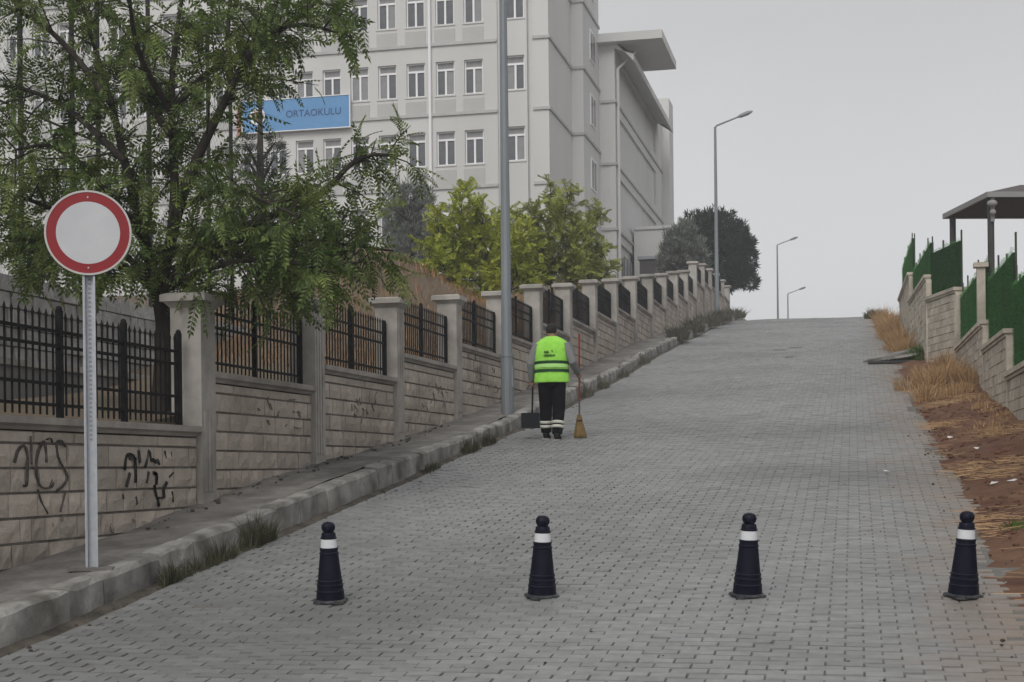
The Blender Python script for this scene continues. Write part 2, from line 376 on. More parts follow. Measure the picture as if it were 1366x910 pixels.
# broad ripples where the laying course has settled
zj = rng.normal(0, .0022, n); tx = rng.normal(0, .010, n); ty = rng.normal(0, .016, n)
pz = hroad(pav[:, 0], pav[:, 1]); slope = (gz(pav[:, 1] + .1) - gz(pav[:, 1] - .1)) / .2
corn = np.array([(-1, -1, -1), (1, -1, -1), (1, 1, -1), (-1, 1, -1), (-1, -1, 1), (1, -1, 1), (1, 1, 1), (-1, 1, 1)], float)
lx = np.outer(pav[:, 2] / 2 - GX / 2, corn[:, 0]); ly = (PW - GYY) / 2 * corn[:, 1][None]
ch = np.where(corn[:, 2] > 0, .93, 1.0)[None]            # slightly drawn-in top edge
PXv = pav[:, 0:1] + lx * np.where(corn[:, 2] > 0, .975, 1.0)[None]; PYv = pav[:, 1:2] + ly * ch + rng.normal(0, .0015, (n, 1))
PZv = pz[:, None] + zj[:, None] + np.where(corn[:, 2] > 0, 0, -.045)[None] + lx * tx[:, None] + ly * (ty + slope)[:, None]
PV = np.stack([PXv, PYv, PZv], 2)                        # n,8,3
pf = np.array([(4, 5, 6, 7), (0, 1, 5, 4), (1, 2, 6, 5), (2, 3, 7, 6), (3, 0, 4, 7)])
# the ones that show largest: nearest rows inside the frame
d = -pav[:, 0] * sT + pav[:, 1] * cT; u = PX + F * (pav[:, 0] * cT + pav[:, 1] * sT) / d; v = PY - F * (pz - ZE) / d
vis = np.where((u > 5) & (u < 1361) & (v < 905) & (pav[:, 2] > .15))[0]
near = vis[np.argsort(pav[vis, 1])[:296]]
mask = np.ones(n, bool); mask[near] = False
PR = PV[mask]; nr = len(PR)
po = npmesh('paving', PR.reshape(-1, 3), (pf[None] + 8 * np.arange(nr)[:, None, None]).reshape(-1, 4), 'paver', road)
tag(po, kind='stuff')
pm = None
for i in near:
    c = np.array((pav[i, 0], pav[i, 1], pz[i] + zj[i]))
    if pm is None:
        L_ = (PL - GX) / 2; W_ = (PW - GYY) / 2
        vv = [(sx * L_ * (.975 if sz > 0 else 1), sy * W_ * (.93 if sz > 0 else 1), 0 if sz > 0 else -.045) for sx, sy, sz in corn]
        pm = bpy.data.meshes.new('paver'); pm.from_pydata(vv, [], [tuple(f) for f in pf]); pm.materials.append(MAT['paver'])
    o = bpy.data.objects.new('paver', pm); COL.objects.link(o); o.parent = road; o.location = c
    o.rotation_euler = (math.atan(slope[i]) + ty[i], -tx[i], rng.normal(0, .006))
# ---- gutter dirt
gut = sheet('gutter', XK - .01, XK + .2, -5, 80, 6, 340, lambda x, y: hroad(x, y) - .012 + .03 * max(0, 1 - (x - XK) / .13) + .012 * noise.noise((x * 9, y * 4, 3)) - .02 * max(0, (x - XK - .1) / .1), 'gutter_dirt')
tag(gut, 'dark dirt gathered along the foot of the kerb', kind='structure')
# ---- kerb
def ktop(Y): return gz(Y) + .245 + .02 * np.sin(Y * .5)
kerb = thing('kerb', (XK, 10, float(gz(10))), None, None); kerb['kind'] = 'structure'; kerb['label'] = 'row of worn concrete kerb stones along the sidewalk'
y = 2.0; rr = random.Random(3)
while y < 79:
    L = rr.choice([.5, .62, .75, .9, .95]); y1 = y + L - rr.uniform(.014, .028)
    mb = MB(); e = .014; jz = rr.uniform(-.012, .012); jx = rr.uniform(-.012, .012); za, zb = float(ktop(y)) + jz, float(ktop(y1)) + jz + rr.uniform(-.006, .006)
    x0, x1 = XK - .17, XK + jx; ba, bb = za - .42, zb - .42
    NS = 5; secs = []
    for q in range(NS + 1):
        t_ = q / NS; zt_k = za + (zb - za) * t_; bt_k = ba + (bb - ba) * t_; wr_ = .012 if q in (0, NS) else 0; j = lambda a_: rr.uniform(-a_, a_)
        secs.append([(x0, y + (y1 - y) * t_, bt_k), (x1 + .012 + j(.004), y + (y1 - y) * t_, bt_k), (x1 + .006 + j(.006), y + (y1 - y) * t_ + j(.006) * (0 < q < NS), zt_k - .15 + j(.03)), (x1 + j(.005) - wr_ * .4, y + (y1 - y) * t_, zt_k - .035 + j(.012)), (x1 - .028 + j(.009), y + (y1 - y) * t_, zt_k - .003 + j(.003) - wr_), (x0, y + (y1 - y) * t_, zt_k - wr_ * .6 + j(.003))])
    mb.rings(secs); mb.build('kerb_stone', 'kerb_stone', kerb)
    y += L
# ---- sidewalk
def hside(X, Y): return ktop(Y) - .012 + .008 * np.sin(3 * Y + 2 * X) + .012 * np.sin(.9 * Y)
sw = sheet('sidewalk', -6.32, XK - .165, -5, 80, 8, 300, lambda x, y: float(hside(x, y)) + .02 * noise.noise((x * 3, y * 2, 0)), 'sidewalk')
tag(sw, 'narrow cracked concrete sidewalk between the kerb and the wall', kind='structure')
# loose rubble at the foot of the wall
# ---- verge of red soil on the right
def hverge(X, Y): return hroad(X, Y) - .012 + .16 * np.clip(X - 1.15, 0, 2) + .022
vg = sheet('verge', lambda y: .98 + .09 * math.sin(y * .8 + 1) + .05 * math.sin(y * 2.7) - .004 * max(0, y - 20), lambda y: float(rwx(y)) + .12, -6, 82, 12, 500,
           lambda x, y: float(hverge(x, y)) + .05 * noise.noise((x * 2.2, y * 1.6, 5)) * min(1, max(0, (x - 1.0) / .35)) + .02 * noise.noise((x * 7, y * 7, 9)) - .02 * max(0, 1 - max(0, x - 1) / .2), 'soil')
tag(vg, 'strip of red brown soil between the paving and the right wall', kind='structure')
# ================================================================== LEFT BOUNDARY WALL
wall = thing('boundary_wall', (XS, 13, float(hside(XS, 13))), 'long stepped wall of beige split blocks with concrete pillars along the sidewalk', 'wall')
blocks_left = 292; extra = MB()
for k in range(len(PIL_END) - 1):
    ya, yb = PIL_END[k], PIL_END[k + 1] - PIL_W; zc = COP[k]
    bot = float(hside(XS, ya)) - .25
    core = MB().box(XS - .24, XS - .065, ya, yb, bot, zc - .12); core.build('wall_core', 'mortar', wall)
    cp = MB(); cp.prism([(XS - .30, zc - .10), (XS - .05, zc - .10), (XS - .03, zc - .075), (XS + .01, zc - .055), (XS + .012, zc), (XS - .31, zc)], ya + .002, yb - .002, (0, 2, 1))
    cp.build('coping', 'coping', wall)
    # thin course then full courses downwards
    top = zc - .105; ci = 0; rk = random.Random(k)
    while top > bot:
        h = .10 if ci == 0 else .192
        zlo = top - h
        yy = ya + .004; first = True
        while yy < yb - .02:
            L = rk.choice([.16, .2, .27, .3, .38, .4]) if ci else rk.uniform(.5, .9)
            first = False
            y1 = min(yy + L, yb - .004)
            if yb - y1 < .08: y1 = yb - .004
            if top > float(hside(XS, yy)) - .03:
                f = rk.uniform(-.008, .007); x1 = XS - .045 + f
                mbk = MB() if blocks_left > 0 else extra
                ya_, yb_2, za_, zb_2 = yy + .0035, y1 - .0035, zlo + .007, top - .007; NX, NZ = (4, 3) if blocks_left > 0 and ci else (2, 2); vs_ = []; fs_ = []
                for jz in range(NZ):
                    for jy in range(NX):
                        ed = jz in (0, NZ - 1) or jy in (0, NX - 1)
                        uy = jy / (NX - 1) + (0 if jy in (0, NX - 1) else rk.uniform(-.08, .08)); uz = jz / (NZ - 1) + (0 if jz in (0, NZ - 1) else rk.uniform(-.15, .15))
                        vs_.append((x1 + (rk.uniform(-.014, -.004) if ed else rk.uniform(-.004, .011)), ya_ + .004 + (yb_2 - ya_ - .008) * uy, za_ + .006 + (zb_2 - za_ - .012) * uz))
                for jz in range(NZ - 1):
                    for jy in range(NX - 1):
                        i0 = jz * NX + jy; fs_.append((i0, i0 + 1, i0 + NX + 1, i0 + NX))
                nb0 = len(vs_); vs_ += [(XS - .07, ya_, za_), (XS - .07, yb_2, za_), (XS - .07, yb_2, zb_2), (XS - .07, ya_, zb_2)]
                bt = list(range(NX)); tp_ = list(range((NZ - 1) * NX, NZ * NX)); lf = [j * NX for j in range(NZ)]; rt_ = [j * NX + NX - 1 for j in range(NZ)]
                fs_ += [tuple(bt[::-1] + [nb0, nb0 + 1]), tuple(tp_ + [nb0 + 2, nb0 + 3]), tuple(lf + [nb0 + 3, nb0]), tuple(rt_[::-1] + [nb0 + 1, nb0 + 2])]
                mbk.add(vs_, fs_)
                if blocks_left > 0: mbk.build('block', 'block', wall); blocks_left -= 1
            yy = y1
        top = zlo; ci += 1
for y0_, y1_, zt_w in ((-8, .6, 1.55), (.62, 8.5, 2.05)):       # the wall runs on downhill, outside the picture
    zz = zt_w - .1
    while zz > -.6:
        yy = y0_ + .004
        while yy < y1_ - .05:
            ye = min(yy + random.choice([.2, .3, .4]), y1_ - .004); extra.box(XS - .07, XS - .045, yy + .003, ye - .003, zz - .185, zz - .006); yy = ye
        zz -= .192
    MB().box(XS - .24, XS - .065, y0_, y1_, -1, zt_w - .1).build('wall_core', 'mortar', wall); MB().box(XS - .30, XS + .01, y0_, y1_, zt_w - .1, zt_w).build('coping', 'coping', wall)
tag(extra.build('block_courses', 'block', wall), kind='stuff')
for k, (ye, zt) in enumerate(zip(PIL_END, PIL_TOP)):
    y0, y1 = ye - PIL_W, ye; b = float(hside(XS, y0)) - .3
    mb = MB().box(XS - .32, XS, y0, y1, b, zt - .145)
    if k < 9:       # vertical flutes on the road face
        for q in range(3): mb.box(XS - .002, XS + .010, y0 + .05 + q * .085, y0 + .105 + q * .085, b + .42, zt - .2 if k != 1 else zt - 1.15)
    p = mb.build('pillar', 'pillar_concrete', wall)
    c = MB().frustum(XS - .32, XS, y0, y1, zt - .145, zt - .085, .055)
    c.box(XS - .395, XS + .075, y0 - .075, y1 + .075, zt - .086, zt - .02)
    c.frustum(XS - .395, XS + .075, y0 - .075, y1 + .075, zt - .021, zt, -.05)
    c.build('cap', 'pillar_concrete', p)
# ---- spray paint and scratches on the blocks
def ribbon(mb, pts, wd, X):       # pts as pixels on the wall plane X
    P = [atX(px, py, X)[1:] for px, py in pts]
    for i in range(len(P) - 1):
        a, b = np.array(P[i]), np.array(P[i + 1]); t = b - a; L = np.hypot(*t)
        if L < 1e-4: continue
        t = t / L; nn = np.array((-t[1], t[0])) * wd / 2; a2, b2 = a - t * wd * .3, b + t * wd * .3
        q = [a2 + nn, b2 + nn, b2 - nn, a2 - nn]
        mb.add([(X, p[0], p[1]) for p in q] + [(X - .012, p[0], p[1]) for p in q], [(0, 1, 2, 3), (0, 4, 5, 1), (1, 5, 6, 2), (2, 6, 7, 3), (3, 7, 4, 0)])
def arc(cx, cy, rx, ry, a0, a1, n=10): return [(cx + rx * math.cos(R(a0 + (a1 - a0) * i / n)), cy + ry * math.sin(R(a0 + (a1 - a0) * i / n))) for i in range(n + 1)]
def zpt(x, y): return (x / 3.793, 540 + y / 3.793)
XG = XS - .036
for strokes, wd in (([[zpt(75, 290), zpt(95, 215), zpt(140, 195), zpt(140, 400), zpt(125, 415), zpt(105, 395)],
                      [zpt(235, 290), zpt(230, 180), zpt(215, 190), zpt(195, 230), zpt(180, 300), zpt(190, 380), zpt(215, 425), zpt(270, 415), zpt(265, 370), zpt(255, 415)],
                      [zpt(240, 175), zpt(262, 168), zpt(268, 190)],
                      [zpt(330, 210), zpt(318, 180), zpt(295, 180), zpt(283, 215), zpt(300, 280), zpt(345, 350), zpt(330, 400), zpt(290, 435)],
                      [zpt(195, 430), zpt(215, 500), zpt(245, 550)], [zpt(335, 440), zpt(310, 540)], [zpt(160, 160), zpt(163, 300)]], .011),
                    ([[zpt(635, 325), zpt(640, 250), zpt(680, 255), zpt(690, 300), zpt(690, 390)], [zpt(660, 270), zpt(690, 275)], [zpt(705, 235), zpt(712, 290)],
                      [zpt(660, 350), zpt(645, 410)], [zpt(780, 345), zpt(798, 350), zpt(795, 400)], [zpt(745, 390), zpt(755, 345)], [zpt(690, 470), zpt(695, 500)],
                      [zpt(785, 410), zpt(790, 450), zpt(808, 510)]], .030),
                    ([[zpt(735, 315), zpt(745, 270), zpt(755, 215), zpt(765, 295), zpt(780, 265), zpt(785, 300), zpt(800, 270), zpt(805, 300)], [zpt(838, 235), zpt(842, 270)], [zpt(868, 240), zpt(872, 280)],
                      [zpt(845, 390), zpt(825, 430), zpt(835, 470), zpt(800, 470)], [zpt(880, 345), zpt(860, 365)], [zpt(875, 440), zpt(880, 490)], [zpt(625, 455), zpt(628, 475)]], .013)):
    g = MB()
    for s in strokes:
        ribbon(g, [tuple(p) for p in smooth_path(s)] if len(s) > 2 else s, wd, XG)
        if wd < .02 and len(s) > 3: ribbon(g, [(p[0] + 1.6, p[1] + 1.2) for p in smooth_path(s)], wd * .5, XG - .001)
    g.build('graffiti', 'graffiti_faint' if wd == .011 else 'graffiti', wall)
rs = random.Random(11); sc = MB()
for (x0, y0, x1, y1, h, n_) in ((470, 535, 505, 556, 9, 16), (330, 545, 400, 570, 9, 10), (562, 510, 600, 540, 8, 12), (632, 480, 662, 515, 7, 12), (60, 690, 230, 700, 12, 5)):
    for q in range(n_):
        x = rs.uniform(x0, x1); yv = rs.uniform(y0, y1); pts = [(x, yv)]
        for _ in range(rs.randint(1, 3)): pts.append((pts[-1][0] + rs.uniform(-3, 4), pts[-1][1] + rs.uniform(-h, h)))
        ribbon(sc, pts, .010, XG - .001)
sc.build('scratched_writing', 'scratch', wall)
# ================================================================== IRON RAILINGS
ORD = ['first', 'second', 'third', 'fourth', 'fifth', 'sixth', 'seventh', 'eighth', 'ninth', 'tenth', 'eleventh', 'twelfth', 'thirteenth', 'fourteenth', 'fifteenth', 'sixteenth', 'seventeenth', 'eighteenth', 'nineteenth']
XR = XS - .17
barmesh = MB().tube([(0, 0, 0), (0, 0, .77)], .0095, 6).tube([(0, 0, .768), (0, 0, .80), (0, 0, .845)], [.010, .014, .001], 6).mesh('bar', 'iron')
for k in range(len(PIL_END) - 2):
    ya, yb = PIL_END[k] + .03, PIL_END[k + 1] - PIL_W - .03
    if k == 0: yb -= .09
    z0 = COP[k] + .002; Hh = .90 if k == 0 else .83
    lab = 'low black iron railing on the graffitied wall bay behind the round sign' if k == 0 else 'black iron railing panel on the wall, %s panel uphill of the graffitied bay' % ORD[k - 1]
    t = thing('iron_railing', (XR, ya, z0), lab, 'railing', 'iron railings along the boundary wall')
    for zz in (.10, .46, .60) if k else (.10, .27, .58, .70):
        MB().box(XR - .011, XR + .011, ya, yb, z0 + zz, z0 + zz + .026).build('rail', 'iron', t)
    np_ = 5 if k == 0 else 3
    for q in range(np_):
        yy = ya + .02 + (yb - ya - .04) * q / (np_ - 1)
        MB().box(XR - .024, XR + .024, yy - .024, yy + .024, z0 - .01, z0 + Hh - (.07 if k and q in (0, np_ - 1) else .01)).ell((XR, yy, z0 + Hh - (.06 if k and q in (0, np_ - 1) else 0)), (.028, .028, .028), 8, 6).build('post', 'iron', t)
    nb = int((yb - ya) / .1); fj = MB()
    for q in range(1, nb):
        yy = ya + (yb - ya) * q / nb
        if k < 7:
            o = bpy.data.objects.new('bar', barmesh); COL.objects.link(o); o.parent = t; o.location = (0, yy - ya, .03); o.scale = (1, 1, (Hh - .03) / .86)
        else: fj.tube([(XR, yy, z0 + .03), (XR, yy, z0 + .03 + .81 * Hh / .86)], .010, 4)
    if fj.v: tag(fj.build('bars', 'iron', t), kind='stuff')
# ================================================================== RIGHT WALL AND ARTIFICIAL HEDGE
rwall = thing('retaining_wall', (2.2, 24, float(gz(24))), 'stepped beige stone wall beside the red soil, topped by green hedge panels', 'wall')
RB = []          # bays: (x0,y0,x1,y1,coping z)
def cop_z(px, py, X): return atX(px, py, X)[2]
RB.append((2.25, 13.5, 2.25, 23.6, float(cop_z(1350, 492, 2.25)) - .02))
RB.append((2.25, 23.6, 2.2, 27.2, float(cop_z(1312, 464, 2.22))))
RB.append((2.2, 27.2, float(_a[0]), float(_a[1]) - .02, float(cop_z(1287, 451, 2.16))))
a_, b_ = atD(1275, 383, 32.0), atD(1236, 397, 34.0)
RB.append((float(a_[0]), float(a_[1]), float(b_[0]), float(b_[1]), float((a_[2] + b_[2]) / 2)))
RB.append((float(b_[0]), float(b_[1]), 1.45, 40.6, float(b_[2]) + .52))
RB.append((1.45, 40.6, 1.38, 47.0, float(gz(44)) + 1.55))
rb_rng = random.Random(5)
nst = 0; rex = MB()
for k in (1, 2, 3, 4, 0, 5):
    x0, y0, x1, y1, zc = RB[k]
    L = math.hypot(x1 - x0, y1 - y0); ang = math.atan2(y1 - y0, x1 - x0)
    M = Matrix.Translation((x0, y0, 0)) @ Matrix.Rotation(ang, 4, 'Z')     # local x along wall, local +y = left side = road side
    bot = float(min(gz(y0), gz(y1))) - .15
    MB().box(.01, L - .01, -.22, -.03, bot, zc - .06, M).build('wall_core', 'mortar', rwall)
    cpm = MB().box(-.03, L + .02, -.26, .06, zc - .07, zc, M); cpm.box(0, L, -.24, .03, zc - .12, zc - .071, M); cpm.build('coping', 'right_wall', rwall)
    pm_ = MB().box(-.05, .09, -.25, .012, bot, zc - .122, M); pm_.build('pillar', 'right_wall', rwall)
    z = zc - .125; row = 0
    while z > bot + .1:
        xx = .092
        while xx < L - .03:
            l = rb_rng.uniform(.15, .42); xe = min(xx + l, L - .02)
            if L - xe < .1: xe = L - .02
            f = rb_rng.uniform(-.006, .008)
            if nst < 295: MB().box(xx + .004, xe - .004, -.05, .004 + f, z - .157, z - .005, M).build('stone', 'right_wall', rwall); nst += 1
            else: rex.box(xx + .004, xe - .004, -.05, .004 + f, z - .157, z - .005, M)
            xx = xe
        z -= .162; row += 1
tag(rex.build('stone_courses', 'right_wall', rwall), kind='stuff')
# slender light post with a cap rising at the third bay
pc = RB[2]; pb = (pc[0] - .02, pc[1] + .1)
mb = MB().box(pb[0] - .07, pb[0] + .07, pb[1] - .07, pb[1] + .07, pc[4] - .1, pc[4] + .92); pl_ = mb.build('pillar', 'right_wall', rwall)
MB().box(pb[0] - .12, pb[0] + .12, pb[1] - .12, pb[1] + .12, pc[4] + .92, pc[4] + 1.0).build('cap', 'right_wall', pl_)
HL = ['green artificial hedge panel over the lowest bay of the right wall', 'green artificial hedge panel just downhill of the slender capped post', 'green artificial hedge panel just uphill of the slender capped post',
      'square green artificial hedge panel on the tall angled wall bay', 'dark green artificial hedge panel behind the angled wall bay', 'last narrow green artificial hedge panel above the dry grass']
def hedge(k, x0, y0, x1, y1, zc, h, dens=420):
    L = math.hypot(x1 - x0, y1 - y0); ang = math.atan2(y1 - y0, x1 - x0); t = thing('hedge_panel', (x0, y0, zc), HL[k], 'hedge', 'artificial hedge panels on the right wall')
    M = Matrix.Translation((x0, y0, zc)) @ Matrix.Rotation(ang, 4, 'Z')
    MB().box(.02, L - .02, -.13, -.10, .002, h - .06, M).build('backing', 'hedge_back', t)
    fr = MB()
    for q in range(int(L / 1.2) + 2):
        xx = min(L - .03, .03 + q * 1.2); fr.box(xx - .02, xx + .02, -.16, -.131, -.0, h + .16 + .1 * math.sin(q * 3 + k), M)
    tag(fr.build('frame', 'post_dark', t), kind='stuff')
    r_ = np.random.default_rng(k + 20); nb = int(dens * L * h * 9); V = np.zeros((nb, 3, 3)); 
    xx = r_.uniform(.0, L, nb); zz = r_.uniform(0, 1, nb) * (h + .02 * np.sin(xx * 5 + k) + .015 * np.sin(xx * 13)) ; s_ = r_.choice([1., 1., 1., -1.], nb)
    ybase = np.where(s_ > 0, -.10, -.13); ln = r_.uniform(.02, .045, nb); w_ = r_.uniform(.004, .009, nb); a = r_.uniform(0, 6.28, nb); sp = r_.uniform(.2, .95, nb)
    V[:, 0] = np.stack([xx - w_, ybase, zz], 1); V[:, 1] = np.stack([xx + w_, ybase, zz + .004], 1)
    V[:, 2] = np.stack([xx + np.cos(a) * sp * ln, ybase + s_ * ln * np.sqrt(1 - .7 * sp * sp), zz + np.sin(a) * sp * ln * .7 + .012], 1)
    # ragged sprigs on the top edge
    nt_ = int(L * 8); xt = r_.uniform(0, L, nt_); ht = r_.uniform(.0, .07, nt_); T = np.zeros((nt_, 3, 3))
    T[:, 0] = np.stack([xt - .012, -.115 + 0 * xt, h - .03 + 0 * xt], 1); T[:, 1] = np.stack([xt + .012, -.115 + 0 * xt, h - .03 + 0 * xt], 1); T[:, 2] = np.stack([xt + r_.normal(0, .03, nt_), -.115 + r_.normal(0, .04, nt_), h + ht], 1)
    V = np.concatenate([V, T]); A = V.reshape(-1, 3); Rm = np.array(M.to_3x3()); A = A @ Rm.T + np.array(M.translation)
    tag(npmesh('blades', A, np.arange(len(A)).reshape(-1, 3), 'hedge_green', t), kind='stuff')
    return t
hedge(0, *RB[0][:4], RB[0][4], 1.35); hedge(1, *RB[1][:4], RB[1][4], 1.2); hedge(2, *RB[2][:4], RB[2][4], 1.1)
hedge(3, *RB[3][:4], RB[3][4], 1.05, 600); hedge(4, *RB[4][:4], RB[4][4], .78); hedge(5, *RB[5][:4], RB[5][4], .95)
# ================================================================== PAVILION
def pav_pt(px, py, D): return Vector(atD(px, py, D))
nc = pav_pt(1318, 263, 38.0); fc_ = pav_pt(1259, 289, 41.3); fc_.z = nc.z
ax = (fc_ - nc); dep = ax.length; ax.normalize(); rx = Vector((ax.y, -ax.x, 0)); W_ = 5.2; ct = nc + ax * dep / 2 + rx * W_ / 2
gp = float(right_h(ct.x, ct.y))
t = thing('pavilion', (ct.x, ct.y, gp), 'open pavilion with brown hipped roof on posts behind the hedge', 'pavilion')
C4 = [nc, nc + rx * W_, nc + rx * W_ + ax * dep, nc + ax * dep]
r1, r2 = ct - rx * 1.1 + Vector((0, 0, nc.z - ct.z + .62)), ct + rx * 1.1 + Vector((0, 0, nc.z - ct.z + .62))
dz = Vector((0, 0, .13)); o_ = Vector((0, 0, .02))
mb = MB(); mb.add([c + dz for c in C4] + [r1, r2], [(0, 1, 5, 4), (1, 2, 5), (2, 3, 4, 5), (3, 0, 4)]); 
mb.add([c + dz * .8 for c in C4] + [r1 - dz * .2, r2 - dz * .2], [(0, 4, 5, 1), (1, 5, 2), (2, 5, 4, 3), (3, 4, 0)]); mb.build('roof', 'roof_brown', t)
mb = MB()
mb.add([c + Vector((0, 0, .02)) for c in C4] + [c + Vector((0, 0, .045)) for c in C4], [(0, 1, 2, 3), (4, 7, 6, 5), (0, 4, 5, 1), (1, 5, 6, 2), (2, 6, 7, 3), (3, 7, 4, 0)]); mb.build('ceiling', 'roof_under', t)
fm = MB()
for i in range(4):
    a, b = C4[i], C4[(i + 1) % 4]; dd = (b - a).normalized(); nn = Vector((dd.y, -dd.x, 0)) * .03; a2, b2 = a - dd * .02, b + dd * .02
    q = [a2 + nn, b2 + nn, b2 - nn, a2 - nn]; fm.add([v for v in q] + [v + dz * 1.05 for v in q], [(3, 2, 1, 0), (4, 5, 6, 7), (0, 1, 5, 4), (1, 2, 6, 5), (2, 3, 7, 6), (3, 0, 4, 7)])
fm.build('fascia', 'fascia', t)
for (u_, v_) in ((.16, .25), (W_ - .4, .25), (.16, dep - .25), (W_ - .4, dep - .25)):
    p = nc + rx * u_ + ax * v_; gpz = float(right_h(p.x, p.y)) - .05
    ps = MB().tube([(p.x, p.y, gpz), (p.x, p.y, nc.z + .02)], .085, 12).build('post', 'post_dark', t)
p = nc + rx * .16 + ax * .12
lm = MB().ell((p.x - .02, p.y - .14, nc.z - .16), (.13, .10, .09)).ell((p.x, p.y - .1, nc.z - .38), (.08, .08, .08)).tube([(p.x, p.y, nc.z - .6), (p.x, p.y - .02, nc.z)], .05, 8)
tag(lm.build('lamp', 'fascia', t), 'pale globe lamp on the pavilion post')
# ================================================================== SCHOOL BUILDING
YA = 67.7
XA1 = float(atY(733, 200, YA)[0]); YB = float(atX(763, 200, XA1)[1]); XA2 = float(atY(779, 200, YB)[0]); YC = float(atX(800, 200, XA2)[1]); XA3 = float(atY(821, 200, YC)[0])
YD = 98.0; ZB = 10.6; ZR = 28.9; XL = -48.0
bld = thing('school_building', (-25, YA + 5, ZB), 'pale five storey school building with rows of white framed windows', 'building')
ROW = [22.74 - 3.34 * 3, 22.74 - 3.34 * 2 + .10, 22.74 - 3.30, 22.74, 26.05]; WH, WW = 1.58, .90
cols = [-22.68 - 1.39 * i for i in range(18)][::-1] + [-21.3, -19.9, -18.47, -17.1]
bay = -15.09
def wall_holes(x0, x1, z0, z1, holes, y, dep_):
    xs = sorted(set([x0, x1] + [h[0] for h in holes] + [h[1] for h in holes])); zs = sorted(set([z0, z1] + [h[2] for h in holes] + [h[3] for h in holes]))
    hs_ = set()
    for (a, b, c, d) in holes: hs_.add((xs.index(a), zs.index(c)))
    mb = MB(); nxx = len(xs)
    for j in range(len(zs) - 1):
        for i in range(nxx - 1):
            if (i, j) in hs_:
                a, b, c, d = xs[i], xs[i + 1], zs[j], zs[j + 1]
                mb.add([(a, y, c), (b, y, c), (b, y, d), (a, y, d), (a, y + dep_, c), (b, y + dep_, c), (b, y + dep_, d), (a, y + dep_, d)], [(0, 4, 5, 1), (1, 5, 6, 2), (2, 6, 7, 3), (3, 7, 4, 0)])
            else: mb.add([(xs[i], y, zs[j]), (xs[i + 1], y, zs[j]), (xs[i + 1], y, zs[j + 1]), (xs[i], y, zs[j + 1])], [(0, 1, 2, 3)])
    return mb
holes = [(c - WW / 2, c + WW / 2, z, z + WH) for c in cols for z in ROW]
wall_holes(XL, -15.95, ZB, ZR, holes, YA, .35).build('front_wall', 'wall_cream', bld)
hb = [(bay - WW / 2, bay + WW / 2, z, z + WH) for z in ROW]
wall_holes(-15.75, -14.5, ZB, ZR, hb[1:], YA - .16, .35).box(-15.75, -15.74, YA - .16, YA + .2, ZB, ZR).box(-14.51, -14.5, YA - .16, YA + .2, ZB, ZR).build('projecting_bay', 'wall_cream', bld)
MB().box(-15.96, -15.74, YA + .06, YA + .2, ZB, ZR).box(-14.51, -14.28, YA + .06, YA + .2, ZB, ZR).build('groove', 'wall_grey', bld)
# corner blocks stepping back and out
MB().box(-14.28, XA1, YA, YB + .1, ZB, ZR).build('corner_block', 'wall_cream', bld)
sh = []
MB().box(-30, XA2, YB, YC + .05, ZB, ZR + .2).build('stair_block', 'wall_grey', bld)
MB().box(XL, -14.4, YA + .5, YB - .05, ZB, ZR).box(XL, -29.9, YB, YC, ZB, ZR).build('inner_block', 'wall_grey', bld)
# windows
fx, th_ = WW / 2, .05
fr = MB().box(-fx, fx, 0, .09, 0, .06).box(-fx, fx, 0, .09, WH - .055, WH).box(-fx, -fx + .065, 0, .09, .06, WH - .055).box(fx - .065, fx, 0, .09, .06, WH - .055)
zt_ = WH * .76; fr.box(-fx + .065, fx - .065, 0, .09, zt_ - .04, zt_ + .05).box(-.045, .045, 0, .09, .06, zt_ - .04)
frm = fr.mesh('window', 'window_white')
pl1 = MB().box(-fx + .065, -.045, .05, .062, .06, zt_ - .04).mesh('pane', 'glass'); pl2 = MB().box(.045, fx - .065, .05, .062, .06, zt_ - .04).mesh('pane', 'glass')
pt_ = MB().box(-fx + .065, fx - .065, .05, .062, zt_ + .05, WH - .055).mesh('transom', 'shutter')
pcur = MB().box(.045, fx - .065, .05, .062, .06, zt_ - .04).mesh('pane', 'shutter'); pcul = MB().box(-fx + .065, -.045, .05, .062, .06, zt_ - .04).mesh('pane', 'shutter')
sillm = MB().box(-fx - .06, fx + .06, -.17, .0, -.07, -.005).mesh('sill', 'wall_cream')
spm = MB().box(-.50, .50, -.02, .0, -.98, -.22).mesh('spandrel_panel', 'spandrel')
wr = random.Random(9)
for z in ROW:
    for c in cols + [bay]:
        if c == bay and z == ROW[0]: continue
        yy = YA + .13 - (.16 if c == bay else 0)
        wo_ = bpy.data.objects.new('window', frm); COL.objects.link(wo_); wo_.parent = bld; wo_.location = Vector((c, yy, z)) - bld.location
        for me_ in (pl1 if wr.random() > .3 else pcul, pl2 if wr.random() > .3 else pcur, pt_, sillm):
            o = bpy.data.objects.new(me_.name.split('.')[0], me_); COL.objects.link(o); o.parent = wo_
        if c != bay:
            o = bpy.data.objects.new('spandrel_panel', spm); COL.objects.link(o); o.parent = bld; o.location = Vector((c, YA, z)) - bld.location
LED = [z + WH + .80 for z in ROW[:-1]] + [ROW[0] - 1.02]
for z in LED:
    MB().box(XL, -15.97, YA - .09, YA + .01, z - .07, z + .07).build('ledge', 'ledge', bld)
    MB().box(-14.27, XA1 + .08, YA - .08, YA + .0, z - .07, z + .07).box(XA1 - .0, XA1 + .08, YA + .001, YB - .001, z - .07, z + .07).build('ledge', 'ledge', bld)
    MB().box(XA1 + .09, XA2 + .08, YB - .08, YB, z - .07, z + .07).box(XA2, XA2 + .08, YB + .001, YC - .001, z - .07, z + .07).build('ledge', 'ledge', bld)
    MB().box(XA2 + .09, XA3 + .08, YC - .08, YC, z - .67, z - .53).box(XA3, XA3 + .08, YC + .001, YD - .001, z - .67, z - .53).build('ledge', 'ledge', bld)
